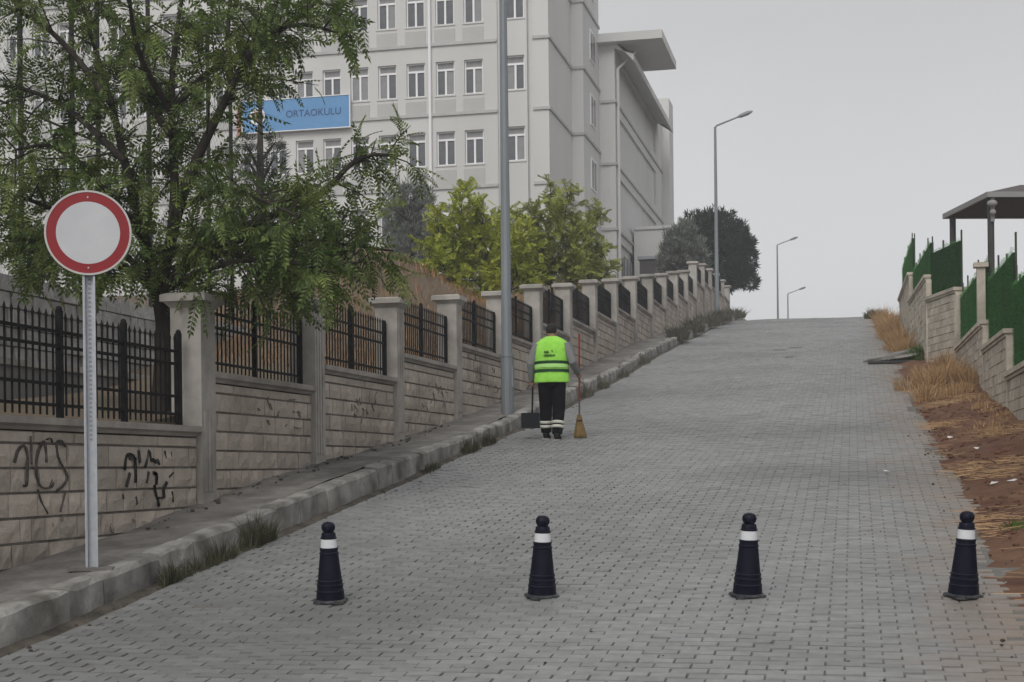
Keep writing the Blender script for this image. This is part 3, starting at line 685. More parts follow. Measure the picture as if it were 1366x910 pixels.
# side windows on the stair block
for z in ROW:
    yw = (YB + YC) / 2 + .3; f_ = MB().box(XA2 - .02, XA2 + .05, yw - .75, yw + .75, z, z + WH)
    f_ = f_.build('window', 'window_white', bld)
    for s_ in (-1, 1): MB().box(XA2 + .051, XA2 + .056, yw + s_ * .36 - .29, yw + s_ * .36 + .29, z + .08, z + WH - .08).build('pane', 'glass', f_)
# downpipes
for x_, y_ in ((-19.19, YA - .1),):
    MB().tube([(x_, y_, ZB), (x_, y_, ZR)], .075, 8).build('downpipe', 'window_white', bld)
# rear wing with long recessed panels
MB().box(-30, XA3 - .13, YC + .03, YD - .01, ZB, 24.6).build('wing', 'wall_grey', bld)
wg = MB(); Zs_ = [ZB] + sorted(z - .6 for z in LED if z < 24) + [24.3]
wg.box(XA3 - .3, XA3, YC, YC + 1.6, ZB, 24.3).box(XA3 - .3, XA3, YD - 3.2, YD, ZB, 24.3)
for z in Zs_: wg.box(XA3 - .13, XA3 - .002, YC + 1.601, YD - 3.201, z - .55, z + .55)
wg.build('wing_frame', 'wall_grey', bld)
MB().tube([(XA3 + .1, YC + .4, ZB), (XA3 + .1, YC + .4, 23.0), (XA3 + .9, YC + 1.6, 24.2)], .09, 8).build('downpipe', 'wall_grey', bld)
for q in range(5):
    yq = YC + 3 + q * 1.15; MB().box(XA3 - .02, XA3 + .03, yq - .28, yq + .28, 11.6, 13.4).build('window', 'glass', bld)
# overhanging slab and eave
xs_ = float(atY(883, 40, YC - .6)[0]); zs_ = float(atY(840, 42, YC - .6)[2]); ysl = float(atX(902, 84, xs_)[1])
MB().box(-30, xs_, YC - .6, ysl, zs_ - .45, zs_).build('roof_slab', 'wall_grey', bld)
xe_ = float(atY(845, 70, YC)[0]); ye_ = min(float(atX(893, 158, xe_)[1]), YD)
MB().prism([(XA3 - .5, 24.35), (XA3, 24.35), (xe_, zs_ - 1.35), (xe_, zs_ - 1.0), (XA3 - .5, zs_ - .46)], YC + .01, ye_ + 2, (0, 2, 1)).build('eave', 'wall_grey', bld)
xt_ = float(atY(893, 200, YD)[0]); zt2 = float(atY(890, 131, YD)[2])
MB().box(-25, xt_, YD + .002, YD + 2.2, ZB, zt2).build('end_tower', 'wall_cream', bld)
ya_ = 84.0; xa_ = float(atY(899, 320, ya_)[0]); za_ = float(atY(870, 306, ya_)[2])
MB().box(XA3 + .1, xa_, ya_, ya_ + 6, ZB - .5, za_).box(XA3 + .1, xa_ + .1, ya_ - .1, ya_ + 6.1, za_, za_ + .18).build('annex', 'wall_grey', bld)
# parapet
MB().box(XL, XA1 + .3, YA - .3, YB, ZR, ZR + .5).build('parapet', 'wall_cream', bld)
# ---- blue name board
p0, p1 = atY(324, 150, YA - .25), atY(466, 150, YA - .25); zb0, zb1 = atY(400, 173, YA - .25)[2], atY(400, 131, YA - .25)[2]
sg = thing('name_board', (float(p0[0] + p1[0]) / 2, YA - .22, float(zb0)), 'long blue name board with dark lettering on the school front', 'sign')
x0, x1, yb_ = float(p0[0]), float(p1[0]), YA - .25
MB().box(x0, x1, yb_, yb_ + .15, zb0, zb1).build('panel', 'sign_blue', sg)
MB().box(x0 - .04, x1 + .04, yb_ - .03, yb_ + .14, zb0 - .04, zb0 - .001).box(x0 - .04, x1 + .04, yb_ - .03, yb_ + .14, zb1 + .001, zb1 + .04).box(x1 + .001, x1 + .04, yb_ - .03, yb_ + .14, zb0, zb1).box(x0 - .06, x0 - .001, yb_ - .03, yb_ + .14, zb0, zb1).build('frame', 'window_white', sg)
def text_mesh(name, txt, size, M, matn, parent, ext=.004):
    cu = bpy.data.curves.new(name, 'FONT'); cu.body = txt; cu.size = size; cu.extrude = ext; cu.align_x = 'RIGHT'
    tmp = bpy.data.objects.new('tmp', cu); COL.objects.link(tmp); bpy.context.view_layer.update()
    me = bpy.data.meshes.new_from_object(tmp.evaluated_get(bpy.context.evaluated_depsgraph_get())); bpy.data.objects.remove(tmp)
    me.transform(M); me.materials.clear(); me.materials.append(MAT[matn]); me.name = name
    o = bpy.data.objects.new(name, me); COL.objects.link(o); o.parent = parent
    return o
Mt = Matrix.Translation(Vector((x1 - .4, yb_ - .012, float(zb0) + .62)) - sg.location) @ Matrix.Rotation(R(90), 4, 'X')
text_mesh('lettering', 'ORTAOKULU', .46, Mt, 'sign_text', sg)
em = MB().lathe([(.40, 0), (.40, .02)], 24); 
for i in range(len(em.v)): vx, vy, vz = em.v[i]; em.v[i] = (x0 + .75 + vx, yb_ - .002 - vz, float(zb0 + zb1) / 2 + vy)
emo = em.build('emblem', 'window_white', sg)
em = MB().lathe([(.24, 0), (.24, .02)], 24)
for i in range(len(em.v)): vx, vy, vz = em.v[i]; em.v[i] = (x0 + .75 + vx, yb_ - .023 - vz, float(zb0 + zb1) / 2 + vy)
em.build('emblem_centre', 'emblem_red', emo)
em = MB().box(x0 - .38, x0 - .1, YA - .1, YA - .02, zb0 - .1, zb1 - .2); tag(em.build('plaque', 'emblem_red', None), 'narrow red and white plaque beside the blue name board', 'plaque')
# ---- dark hut beside the annex
q = atY(866, 360, 78.0); hz = float(left_h(np.array(q[0]), np.array(78.)))
ht = thing('guard_hut', (float(q[0]), 78.6, hz), 'small dark grey hut between the annex and the grey fir', 'hut')
MB().box(q[0] - .5, q[0] + .5, 78, 79.4, hz, float(atY(866, 346, 78.)[2])).build('wall', 'post_dark', ht)
MB().box(q[0] - .6, q[0] + .6, 77.9, 79.5, float(atY(866, 346, 78.)[2]), float(atY(866, 342, 78.)[2])).build('roof', 'lamp_grey', ht)
# ================================================================== COURT WALL AND TALL FENCE
cw = thing('court_wall', (-10.6, 15, 2.8), 'rough grey rubble wall behind the graffitied wall bay', 'wall')
MB().box(-10.3, -10.05, 6, 26, 1.6, 3.28).build('base', 'court_ground', cw)
MB().box(-10.34, -10.0, 6, 26, 3.28, 3.36).build('coping', 'coping', cw)
MB().box(-10.85, -10.62, 6, 26.5, 2, 4.38).build('core', 'mortar', cw)
rw_ = random.Random(2); yy = 6.0; mesh_r = MB()
z = 3.1
while z < 4.4:
    yy = 6.0 + rw_.uniform(0, .3); h = rw_.uniform(.17, .27)
    while yy < 26:
        l = rw_.uniform(.2, .5); f = rw_.uniform(-.02, .03)
        mesh_r.frustum(-10.63, -10.58 + f, yy, yy + l - .02, z, z + h - .02, -.012); yy += l
    z += h
tag(mesh_r.build('rubble_stones', 'rubble', cw), kind='stuff')
cf = thing('court_fence', (-11.0, 16, 4.3), 'tall wire mesh court fence with dark posts behind the big tree', 'fence')
XF = -11.1; ZF = 4.2
posts = [float(atX(px, 200, XF)[1]) for px in (-60, 28, 97, 131, 199, 278, 308)]
for y_ in posts: MB().tube([(XF, y_, ZF - .2), (XF, y_, ZF + 5.6)], .038, 8).build('post', 'fence_post', cf)
pa, pb2 = min(posts), max(posts)
zf = lambda y_: ZF
for hgt in (.15, 2.75, 5.1): MB().tube([(XF, pa, ZF + hgt), (XF, pb2, ZF + hgt)], .018, 6).build('rail', 'fence_post', cf)
wm = MB(); step = .16
for sgn in (1, -1):
    yy = pa - 5
    while yy < pb2:
        ys_ = [yy, yy + 5] if sgn > 0 else [yy + 5, yy]
        a, b = max(pa, min(ys_)), min(pb2, max(ys_))
        if b - a > .1:
            fz = lambda q: (q - yy) / 5 if sgn > 0 else 1 - (q - yy) / 5
            wm.tube([(XF, a, zf(a) + .15 + 4.9 * fz(a)), (XF, (a + b) / 2, zf((a + b) / 2) + .15 + 4.9 * fz((a + b) / 2)), (XF, b, zf(b) + .15 + 4.9 * fz(b))], 0.0022, 3, cap=False)
        yy += step
tag(wm.build('wire_mesh', 'wire', cf), kind='stuff')
# ================================================================== STREET LAMPS
def lamp_post(y, label, H=8.2, x=-5.56, face=1):
    b = float(hside(x, y)) - .02
    t = thing('street_lamp', (x, y, b), label, 'street lamp', 'grey steel street lamps along the sidewalk')
    n8 = 10
    MB().tube([(x, y, b - .05), (x, y, b + .95)], .105, n8).build('base_sleeve', 'lamp_grey', t)
    MB().tube([(x, y, b + .951), (x, y, b + 1.0)], .115, n8).build('collar', 'lamp_grey', t)
    MB().tube([(x, y, b + 1.0), (x, y, b + H)], [.088, .05], n8).build('pole', 'lamp_grey', t)
    MB().box(x + .086, x + .112, y - .05, y + .05, b + .45, b + .8).build('service_door', 'lamp_grey', t)
    e = Vector((x + 1.0, y - .05, b + H + .36))
    MB().tube([(x, y, b + H - .06), (x + .06, y, b + H + .05), e], [.046, .04, .032], 8).build('arm', 'lamp_grey', t)
    hd = MB(); dr = Vector((1, 0, .34)).normalized()
    pts = [e - dr * .05, e + dr * .1, e + dr * .4, e + dr * .6]
    hd.tube(pts, [.045, .085, .095, .03], 10, sx=1.0); hd.build('lamp_head', 'lamp_grey', t)
    return t
def y_at(px, x=-5.56): return float(atX(px, 400, x)[1])
lamp_post(float(atX(677, 552, -5.56)[1]), 'tall grey steel lamp pole on the sidewalk beside the street sweeper', 9.0)
lamp_post(y_at(956.5), 'grey street lamp rising in front of the dark round pine', 8.05)
lamp_post(y_at(1037.5), 'slim grey street lamp beyond the crest of the road', 8.4)
lamp_post(y_at(1051), 'tiny farthest street lamp behind the crest of the road', 6.5)
# ================================================================== NO ENTRY FOR VEHICLES SIGN
sx_, sy_, szb = [float(v) for v in atX(123, 748, -5.52)]
szb = float(hside(sx_, sy_)); 
Dd = -sx_ * sT + sy_ * cT; zc_ = ZE + (PY - 311.5 - ROLL * (120 - PX)) / F * Dd; rad = 56.5 / F * Dd
ts = thing('traffic_sign', (sx_, sy_, szb), 'round white traffic sign with red ring on a perforated galvanised post', 'traffic sign')
yaw = math.atan2(-sx_, sy_) * .75      # turned to face traffic coming uphill
Ms = Matrix.Translation((sx_, sy_, 0)) @ Matrix.Rotation(yaw, 4, 'Z')
pp = MB(); h0 = szb - .03; h1 = zc_ + rad * .8
pp.box(-.037, -.029, -.02, .03, h0, h1, Ms).box(.029, .037, -.02, .03, h0, h1, Ms).box(-.029, .029, .022, .03, h0, h1, Ms).box(-.045, -.0365, -.024, -.02, h0, h1, Ms).box(.0365, .045, -.024, -.02, h0, h1, Ms)
pp.build('post', 'galvanised', ts)
ho = MB(); zz = szb + .95
while zz < zc_ - rad - .02: ho.box(-.010, .010, .019, .0215, zz, zz + .016, Ms); zz += .034
tag(ho.build('holes', 'post_hole', ts), kind='stuff')
ct_ = MB().box(-.16, .16, -.14, .12, szb - .01, szb + .012, Ms); ct_.build('footing', 'sidewalk', ts)
def disc(r0, r1, y0, y1, n=56):
    mb = MB(); rings = []
    for (r, y_) in ((r0, y0), (r1, y0), (r1, y1), (r0, y1)): rings.append([tuple(Ms @ Vector((r * math.cos(2 * math.pi * k / n), y_, zc_ + r * math.sin(2 * math.pi * k / n)))) for k in range(n)])
    vs_ = [v for r in rings for v in r]; fs = [(i * n + k, i * n + (k + 1) % n, ((i + 1) % 4) * n + (k + 1) % n, ((i + 1) % 4) * n + k) for i in range(4) for k in range(n)]
    return mb.add(vs_, fs)
def plate(r, y0, y1, n=56):
    return MB().rings([[tuple(Ms @ Vector((rr_ * math.cos(2 * math.pi * k / n), y_, zc_ + rr_ * math.sin(2 * math.pi * k / n)))) for k in range(n)] for rr_, y_ in ((r, y0), (r, y1))])
plate(rad * .985, -.030, -.022).build('backing_plate', 'galvanised', ts)
disc(rad * .955, rad, -.038, -.020).build('rim', 'sign_rim', ts)
disc(rad * .735, rad * .954, -.034, -.0305).build('red_ring', 'sign_red', ts)
plate(rad * .733, -.0345, -.0305).build('white_disc', 'sign_white', ts)
for s_ in (-1, 1): MB().ell(tuple(Ms @ Vector((0, -.035, zc_ + s_ * rad * .83))), (.008, .005, .008), 8, 5).build('rivet', 'sign_rim', ts)
# ================================================================== CONES
CN = [(441, 804, 'dark blue and white cone standing nearest the kerb'), (723, 797, 'dark blue and white cone second from the kerb'), (997, 796, 'dark blue and white cone second from the red soil verge'), (1285, 797, 'dark blue and white cone standing nearest the red soil verge')]
prof = [(.100, .012), (.101, .03), (.097, .075), (.098, .078), (.099, .085), (.093, .092), (.0925, .118), (.095, .121), (.095, .129), (.0895, .134), (.088, .150), (.091, .153), (.091, .160), (.085, .166), (.0655, .345), (.069, .349), (.069, .357), (.064, .362), (.0625, .378), (.066, .382), (.066, .39), (.059, .394)]
prof2 = [(.0545, .456), (.058, .459), (.058, .466), (.052, .470), (.050, .492), (.046, .500), (.036, .503)]
knob = [(.034, .500), (.036, .506), (.046, .52), (.0495, .538), (.046, .556), (.034, .570), (.015, .576), (.002, .577)]
c0 = None
for i, (px_, py_, lab) in enumerate(CN):
    q = ground_at(px_, py_); q[2] += .002
    if c0 is None:
        c0 = thing('traffic_cone', (0, 0, 0), lab, 'traffic cone', 'cones set across the foot of the street')
        bm_ = MB()
        bm_.lathe([(.112, .002), (.116, .012), (.110, .022), (.10, .026)], 24)
        for a in range(4):
            Mz = Matrix.Rotation(R(45 + 90 * a), 4, 'Z'); bm_.add([tuple(Mz @ Vector(v)) for v in [(.085, -.05, 0), (.130, -.028, 0), (.130, .028, 0), (.085, .05, 0), (.085, -.05, .023), (.127, -.026, .018), (.127, .026, .018), (.085, .05, .023)]], [(3, 2, 1, 0), (4, 5, 6, 7), (0, 1, 5, 4), (1, 2, 6, 5), (2, 3, 7, 6), (3, 0, 4, 7)])
        bm_.build('base', 'cone_base', c0); MB().lathe(prof, 28).build('body', 'cone_navy', c0, True); MB().lathe([(.0590, .3945), (.0545, .4555)], 28).build('reflective_band', 'cone_white', c0, True)
        MB().lathe(prof2, 28).build('collar', 'cone_navy', c0, True); kb = MB().lathe(knob, 24); kb.build('knob', 'cone_navy', c0, True)
        # split normals so the ribs stay crisp
        for ch in c0.children:
            if ch.data.polygons[0].use_smooth: ch.data.set_sharp_from_angle(angle=R(35))
        cc = c0
    else: cc = copy_tree(c0)
    tag(cc, lab); cc.location = q; sl = float(gz(q[1] + .2) - gz(q[1] - .2)) / .4; cc.rotation_euler = (math.atan(sl) * .8, rng.normal(0, .012), R([20, 41, 38, 47][i]) - TH)
# ================================================================== STREET SWEEPER
def fuse(mb, name, mat_, parent, vox=.01, it=2, smooth_it=3):
    o = mb.build('tmp', mat_, None, off=(0, 0, 0))
    m_ = o.modifiers.new('r', 'REMESH'); m_.mode = 'VOXEL'; m_.voxel_size = vox; m_.use_smooth_shade = True
    if smooth_it: s_ = o.modifiers.new('s', 'SMOOTH'); s_.factor = .5; s_.iterations = smooth_it
    bpy.context.view_layer.update()
    me = bpy.data.meshes.new_from_object(o.evaluated_get(bpy.context.evaluated_depsgraph_get())); bpy.data.objects.remove(o)
    me.name = name; me.polygons.foreach_set('use_smooth', [True] * len(me.polygons))
    if not me.materials: me.materials.append(MAT[mat_])
    r = bpy.data.objects.new(name, me); COL.objects.link(r); r.parent = parent; return r
fq = ground_at(737, 587)
FLATZ = 0
per = thing('person', fq, 'person in a lime green reflective vest walking uphill with broom and dustpan', 'person')
per.rotation_euler = (0, 0, 0)
sl = float(gz(fq[1] + .5) - gz(fq[1] - .5))
LA, RA = (-.115, .13, .075 + .13 * sl), (.085, -.06, .075 - .06 * sl)      # ankles (left one step ahead)
LK, RK = (-.115, .10, .47), (.095, .03, .46); LH, RH = (-.095, 0, .86), (.095, 0, .86)
Lsh, Rsh = (-.205, .02, 1.40), (.205, .02, 1.40); Lel, Rel = (-.305, -.04, 1.12), (.325, -.05, 1.13); Lwr, Rwr = (-.315, .06, .885), (.365, .13, .985)
hc = (-.015, .095, 1.605)
b = MB()
b.tube([LH, LK, LA], [.088, .058, .042], 12).tube([RH, RK, RA], [.088, .058, .042], 12)
for A in (LA, RA): b.ell((A[0], A[1] + .06, A[2] - .04), (.042, .12, .036))
def torso(rr): return [[(w_ * math.cos(2 * math.pi * k / 20), y_ + d_ * math.sin(2 * math.pi * k / 20), z_) for k in range(20)] for (z_, w_, d_, y_) in rr]
b.rings(torso([(.80, .15, .10, 0), (.9, .165, .115, 0), (1.02, .15, .105, 0), (1.2, .165, .115, 0), (1.36, .185, .115, .01), (1.44, .15, .09, .02), (1.49, .07, .06, .04)]))
b.tube([(0, .03, 1.44), (-.005, .06, 1.52), (-.01, .08, 1.57)], [.06, .054, .055], 12)
Mh = Matrix.Rotation(R(-22), 3, 'X')
b.ell(hc, (.076, .096, .112), 16, 12, Mh); b.ell((hc[0], hc[1] + .09, hc[2] - .045), (.014, .022, .02), 8, 6); b.ell((hc[0], hc[1] + .05, hc[2] - .07), (.05, .05, .045))
for s_ in (-1, 1): b.ell((hc[0] + s_ * .078, hc[1] - .005, hc[2] - .01), (.012, .02, .03), 8, 6)
b.tube([Lsh, Lel, Lwr], [.058, .044, .03], 12).tube([Rsh, Rel, Rwr], [.058, .044, .03], 12)
def hand(w_, d, axis, side, grip):      # palm from the wrist along d; fingers curl round the stick through grip (parallel to axis)
    w_, d, axis, grip = Vector(w_), Vector(d).normalized(), Vector(axis).normalized(), Vector(grip)
    pc_ = w_ + d * .045; b.ell(tuple(pc_), (.036, .026, .048), 10, 8); 
    n_ = (pc_ - grip); n_ -= axis * n_.dot(axis); n_.normalize(); t_ = axis.cross(n_)
    for q in range(4):
        off = axis * (.030 - .020 * q); r_ = .029; L_ = [1.9, 2.25, 2.15, 1.7][q]
        b.tube([grip + off + (n_ * math.cos(a) + t_ * math.sin(a)) * r_ for a in np.linspace(.1, L_, 6)], [.0105, .0105, .010, .0095, .009, .0075], 7)
    b.tube([grip + axis * .04 + (n_ * math.cos(a) - t_ * math.sin(a)) * .029 for a in np.linspace(.1, 1.5, 5)], [.013, .012, .011, .010, .008], 7)
Lg = (-.318, .115, .815); Rg = (.375, .195, .945)
hand(Lwr, (0, .35, -.9), (0, .05, 1), -1, Lg); hand(Rwr, (.1, .75, -.6), (.06, -.10, 1), 1, Rg)
body = fuse(b, 'body', 'skin', per, .007, smooth_it=2)
# hair
hm = MB().ell((hc[0], hc[1] - .012, hc[2] + .022), (.083, .099, .104), 16, 12, Mh); fuse(hm, 'hair', 'hair', per, .01, smooth_it=2)
# clothing
tr = MB()
tr.tube([LH, (LK[0], LK[1], LK[2]), (LA[0], LA[1] - .01, LA[2] + .02)], [.118, .094, .078], 14).tube([RH, RK, (RA[0], RA[1] - .01, RA[2] + .02)], [.118, .094, .078], 14)
tr.rings(torso([(.78, .185, .125, 0), (.86, .205, .145, -.005), (.96, .20, .14, 0), (1.04, .19, .13, 0)]))
fuse(tr, 'trousers', 'trousers', per, .011)
for (A, K) in ((LA, LK), (RA, RK)):
    for tt in (.30, .46):
        p = Vector(A).lerp(Vector(K), tt); dv = (Vector(K) - Vector(A)).normalized(); rr_ = .092 + .004 * tt
        MB().tube([p - dv * .022, p + dv * .022], rr_, 18).build('reflective_stripe', 'reflective', per, True, off=(0, 0, 0))
    sh_ = MB().ell((A[0], A[1] + .055, A[2] - .035), (.052, .135, .045)).ell((A[0], A[1] - .02, A[2] + .0), (.054, .06, .06)); fuse(sh_, 'shoe', 'shoe', per, .012)
    MB().box(A[0] - .05, A[0] + .05, A[1] - .085, A[1] + .19, A[2] - .085, A[2] - .062).build('sole', 'sole', per, off=(0, 0, 0))
sv = MB().tube([Lsh, (-.27, -.015, 1.24), Lel, (Lwr[0] * .5 + Lel[0] * .5, (Lwr[1] + Lel[1]) / 2, (Lwr[2] + Lel[2]) / 2), Lwr], [.078, .068, .062, .054, .044], 14)
fuse(sv, 'sleeve', 'shirt', per, .011)
sv = MB().tube([Rsh, (.275, -.02, 1.25), Rel, ((Rwr[0] + Rel[0]) / 2, (Rwr[1] + Rel[1]) / 2, (Rwr[2] + Rel[2]) / 2), Rwr], [.078, .068, .062, .054, .044], 14)
fuse(sv, 'sleeve', 'shirt', per, .011)
VR = [(.84, .268, .175, -.01), (.92, .262, .172, -.01), (1.05, .252, .165, -.005), (1.2, .252, .165, 0), (1.35, .252, .158, .01), (1.43, .235, .135, .02), (1.485, .165, .10, .03), (1.525, .085, .075, .045)]
vt = MB().rings([[(x * (1 + .018 * math.sin(5 * math.atan2(y, x) + z * 9)), y * (1 + .03 * math.sin(7 * math.atan2(y, x) + z * 7)), z) for (x, y, z) in r_] for r_ in torso(VR)])
vest = fuse(vt, 'vest', 'vest', per, .012)
def vrad(z): return [float(np.interp(z, [v[0] for v in VR], [v[i] for v in VR])) for i in (1, 2, 3)]
for z_, mname, hh in ((1.125, 'vest_band', .022), (1.075, 'vest_silver', .026), (1.005, 'vest_band', .022), (1.055 - .1, 'vest_silver', .0)):
    if hh == 0: continue
    rr_ = []
    for zz in (z_ - hh, z_ + hh):
        w_, d_, y_ = vrad(zz); rr_.append([((w_ + .007) * math.cos(2 * math.pi * k / 40), y_ + (d_ + .009) * math.sin(2 * math.pi * k / 40), zz - .012 * math.sin(2 * math.pi * k / 40)) for k in range(40)])
    MB().rings(rr_, cap=False).build('reflective_band', mname, vest, True, off=(0, 0, 0))
lt = MB(); rl = random.Random(4)
for (zrow, xa, xb, n_, hgt) in ((1.285, -.085, -.01, 4, .042), (1.30, .025, .05, 1, .04), (1.235, -.09, .085, 9, .034)):
    for q in range(n_):
        x_ = xa + (xb - xa) * (q + .5) / n_; w_, d_, y_ = vrad(zrow); ysf = y_ - (d_ + .014) * math.sqrt(max(0, 1 - (x_ / w_) ** 2))
        hgt2 = hgt * rl.uniform(.6, 1.1); lt.box(x_ - .004, x_ + .004, ysf - .002, ysf + .02, zrow - hgt2 / 2, zrow + hgt2 / 2); lt.box(x_ - .004, x_ + .011, ysf - .002, ysf + .02, zrow - hgt2 / 2, zrow - hgt2 / 2 + .008)
tag(lt.build('lettering', 'vest_band', vest, off=(0, 0, 0)), kind='stuff')
# ---- broom
def P(x, y, z): return (fq[0] + x, fq[1] + y, fq[2] + z)
g0 = (.345, .33); zb_ = float(hroad(fq[0] + g0[0], fq[1] + g0[1])) - fq[2]
tb = Vector((g0[0], g0[1], zb_ + .30)); tp = Vector(Rg) + (Vector(Rg) - tb).normalized() * .62
br = thing('broom', P(g0[0], g0[1], zb_), "straw broom with red handle in the street sweeper's right hand", 'broom')
ad = Vector(fq)
mid = tb.lerp(tp, .22)
MB().tube([mid + ad, tp + ad], .013, 8).build('handle', 'broom_stick', br); MB().tube([tb + ad, mid + ad], .012, 8).build('ferrule_stick', 'stick_metal', br)
MB().tube([tb + ad + Vector((0, 0, -.03)), tb + ad + Vector((0, 0, .05))], [.052, .026], 10, sx=1).build('binding', 'bristle', br)
nbr = 520; r_ = np.random.default_rng(4); V = np.zeros((nbr, 4, 3)); a = r_.uniform(0, 6.28, nbr); rr_ = np.sqrt(r_.uniform(0, 1, nbr))
top = np.stack([tb.x + .04 * rr_ * np.cos(a), tb.y + .02 * rr_ * np.sin(a), tb.z - .02 + 0 * a], 1); bot = np.stack([tb.x + .10 * rr_ * np.cos(a) + .01, tb.y + .05 * rr_ * np.sin(a), zb_ + .005 + r_.uniform(0, .05, nbr)], 1)
V[:, 0] = top - [.002, 0, 0]; V[:, 1] = top + [.002, 0, 0]; V[:, 2] = bot + [.0035, 0, 0]; V[:, 3] = bot - [.0035, 0, 0]
tag(npmesh('bristles', V.reshape(-1, 3) + np.array(fq), np.arange(nbr * 4).reshape(-1, 4), 'bristle', br), kind='stuff')
# ---- dustpan
dp = thing('dustpan', P(-.33, .2, .2), "black long handled dustpan in the street sweeper's left hand", 'dustpan')
q0 = Vector((-.335, .16, .40)) + ad
MB().tube([q0, Vector(Lg) + ad + Vector((.01, 0, .12))], .014, 8).build('handle', 'pan_black', dp)
pn = MB(); x0_, x1_, y0_, y1_, z0_, z1_ = -.49, -.215, .10, .34, .185, .41
pn.box(x0_, x1_, y0_, y0_ + .012, z0_, z1_).box(x0_, x0_ + .012, y0_ + .012, y1_, z0_, z1_ - .03).box(x1_ - .012, x1_, y0_ + .012, y1_, z0_, z1_ - .03).box(x0_ + .012, x1_ - .012, y0_ + .012, y1_ + .04, z0_, z0_ + .012).box(x0_ + .012, x1_ - .012, y0_ + .012, y0_ + .13, z1_ - .03, z1_ - .018)
pn.v = [tuple(Vector(v) + ad) for v in pn.v]; pn.build('pan', 'pan_black', dp)
# ================================================================== VEGETATION
def rot_from_dirs(D, rngv):                     # D (m,3) unit forward -> (m,3,3) columns forward, side, up with random roll
    D = D / np.linalg.norm(D, axis=1, keepdims=True)
    upv = np.tile(np.array((0, 0, 1.)), (len(D), 1)); bad = np.abs(D[:, 2]) > .95; upv[bad] = (1, 0, 0)
    S = np.cross(upv, D); S /= np.linalg.norm(S, axis=1, keepdims=True); U = np.cross(D, S)
    a = rngv.normal(0, .6, len(D))[:, None]; S2 = S * np.cos(a) + U * np.sin(a); U2 = np.cross(D, S2)
    return np.stack([D, S2, U2], 2)
def frond_template(pairs, leaf_l, leaf_w, droop, taper=True):
    q = []
    for i in range(pairs):
        t = (i + .8) / pairs
        for s_ in (-1, 1):
            b = np.array((t, 0, -droop * t * t)); sc = leaf_l * (1 - .45 * t if taper else 1)
            dirv = np.array((.5, s_ * .86, -.28 - .25 * t)); dirv /= np.linalg.norm(dirv); sd_ = np.cross(dirv, (0, 0, 1.)); sd_ /= np.linalg.norm(sd_)
            q.append([b, b + dirv * sc * .5 + sd_ * leaf_w, b + dirv * sc, b + dirv * sc * .5 - sd_ * leaf_w])
    b = np.array((1., 0, -droop)); q.append([b, b + (.08, leaf_w, -.05), b + (leaf_l * .7, 0, -.12), b + (.08, -leaf_w, -.05)])
    q.append([(0, -.012, 0), (.5, -.01, -droop * .25), (.5, .01, -droop * .25), (0, .012, 0)]); q.append([(.5, -.01, -droop * .25), (1, -.008, -droop), (1, .008, -droop), (.5, .01, -droop * .25)])
    return np.array([[np.array(p, float) for p in f] for f in q])
def fronds(name, mat_, pos, dirs, lens, tmpl, parent, rngv):
    M = rot_from_dirs(dirs, rngv); T = tmpl.reshape(-1, 3); V = np.einsum('mij,nj->mni', M, T) * lens[:, None, None] + pos[:, None, :]
    V = V.reshape(-1, 3); return npmesh(name, V, np.arange(len(V)).reshape(-1, 4), mat_, parent)
def poly_pts(P, step):
    P = np.array(P); out, tan, tt = [], [], []
    seg = np.linalg.norm(np.diff(P, axis=0), axis=1); cum = np.concatenate([[0], np.cumsum(seg)])
    for s_ in np.arange(0, cum[-1], step):
        i = min(np.searchsorted(cum, s_, 'right') - 1, len(seg) - 1); f = (s_ - cum[i]) / seg[i]
        out.append(P[i] * (1 - f) + P[i + 1] * f); tan.append((P[i + 1] - P[i]) / seg[i]); tt.append(s_ / cum[-1])
    return np.array(out), np.array(tan), np.array(tt)
def make_tree(name, label, base, trunk, limbs, leaf_mat, tmpl, seed, sub=(.35, .8), nsub=.16, per_sub=8, flen=(.22, .36), r0=.11, r1=.016, up=.3, droop=-.34, start=.3, group=None, spread=1., bark='bark'):
    rv = np.random.default_rng(seed); t = thing(name, base, label, 'tree', group)
    tk = MB(); tk.tube(smooth_path(trunk), np.linspace(r0, r0 * .72, len(smooth_path(trunk))), 10); trunk_o = tk.build('trunk', bark, t, True)
    lb = MB(); pos, dirs = [], []; axis0 = np.array(trunk[-1])
    for li, L in enumerate(limbs):
        Pth = smooth_path(L); lw = r0 * .62 if li < 4 else r0 * .38
        lb.tube(Pth, np.linspace(lw, r1 * .6, len(Pth)), 7)
        pts, tn, tt = poly_pts(Pth, nsub)
        for p, g, f in zip(pts, tn, tt):
            if f < start and rv.random() > .25: continue
            for _ in range(1 if rv.random() < .45 else 2):
                dv = rv.normal(0, 1, 3) * spread; dv -= g * dv.dot(g) * .6; dv /= np.linalg.norm(dv); dv = dv + g * .55 + np.array((0, 0, up)); dv /= np.linalg.norm(dv)
                sl_ = rv.uniform(*sub) * (1.15 - .45 * f)
                mid = p + dv * sl_ * .55; end = p + dv * sl_ + np.array((0, 0, -.10 * sl_))
                lb.tube([p, mid, end], [.010, .007, .003], 4, cap=False)
                k = per_sub
                for q in range(k):
                    fr_ = .2 + .8 * (q + rv.random() * .6) / k; b = p + (end - p) * fr_
                    d2 = dv * .55 + rv.normal(0, .62, 3); d2[2] += droop; pos.append(b); dirs.append(d2)
    tag(lb.build('limbs', bark, t, True), kind='stuff')
    pos, dirs = np.array(pos), np.array(dirs); ln = rv.uniform(flen[0], flen[1], len(pos))
    cr = fronds('crown', leaf_mat, pos, dirs, ln, tmpl, t, rv); tag(cr, kind='stuff')
    return t, len(pos)
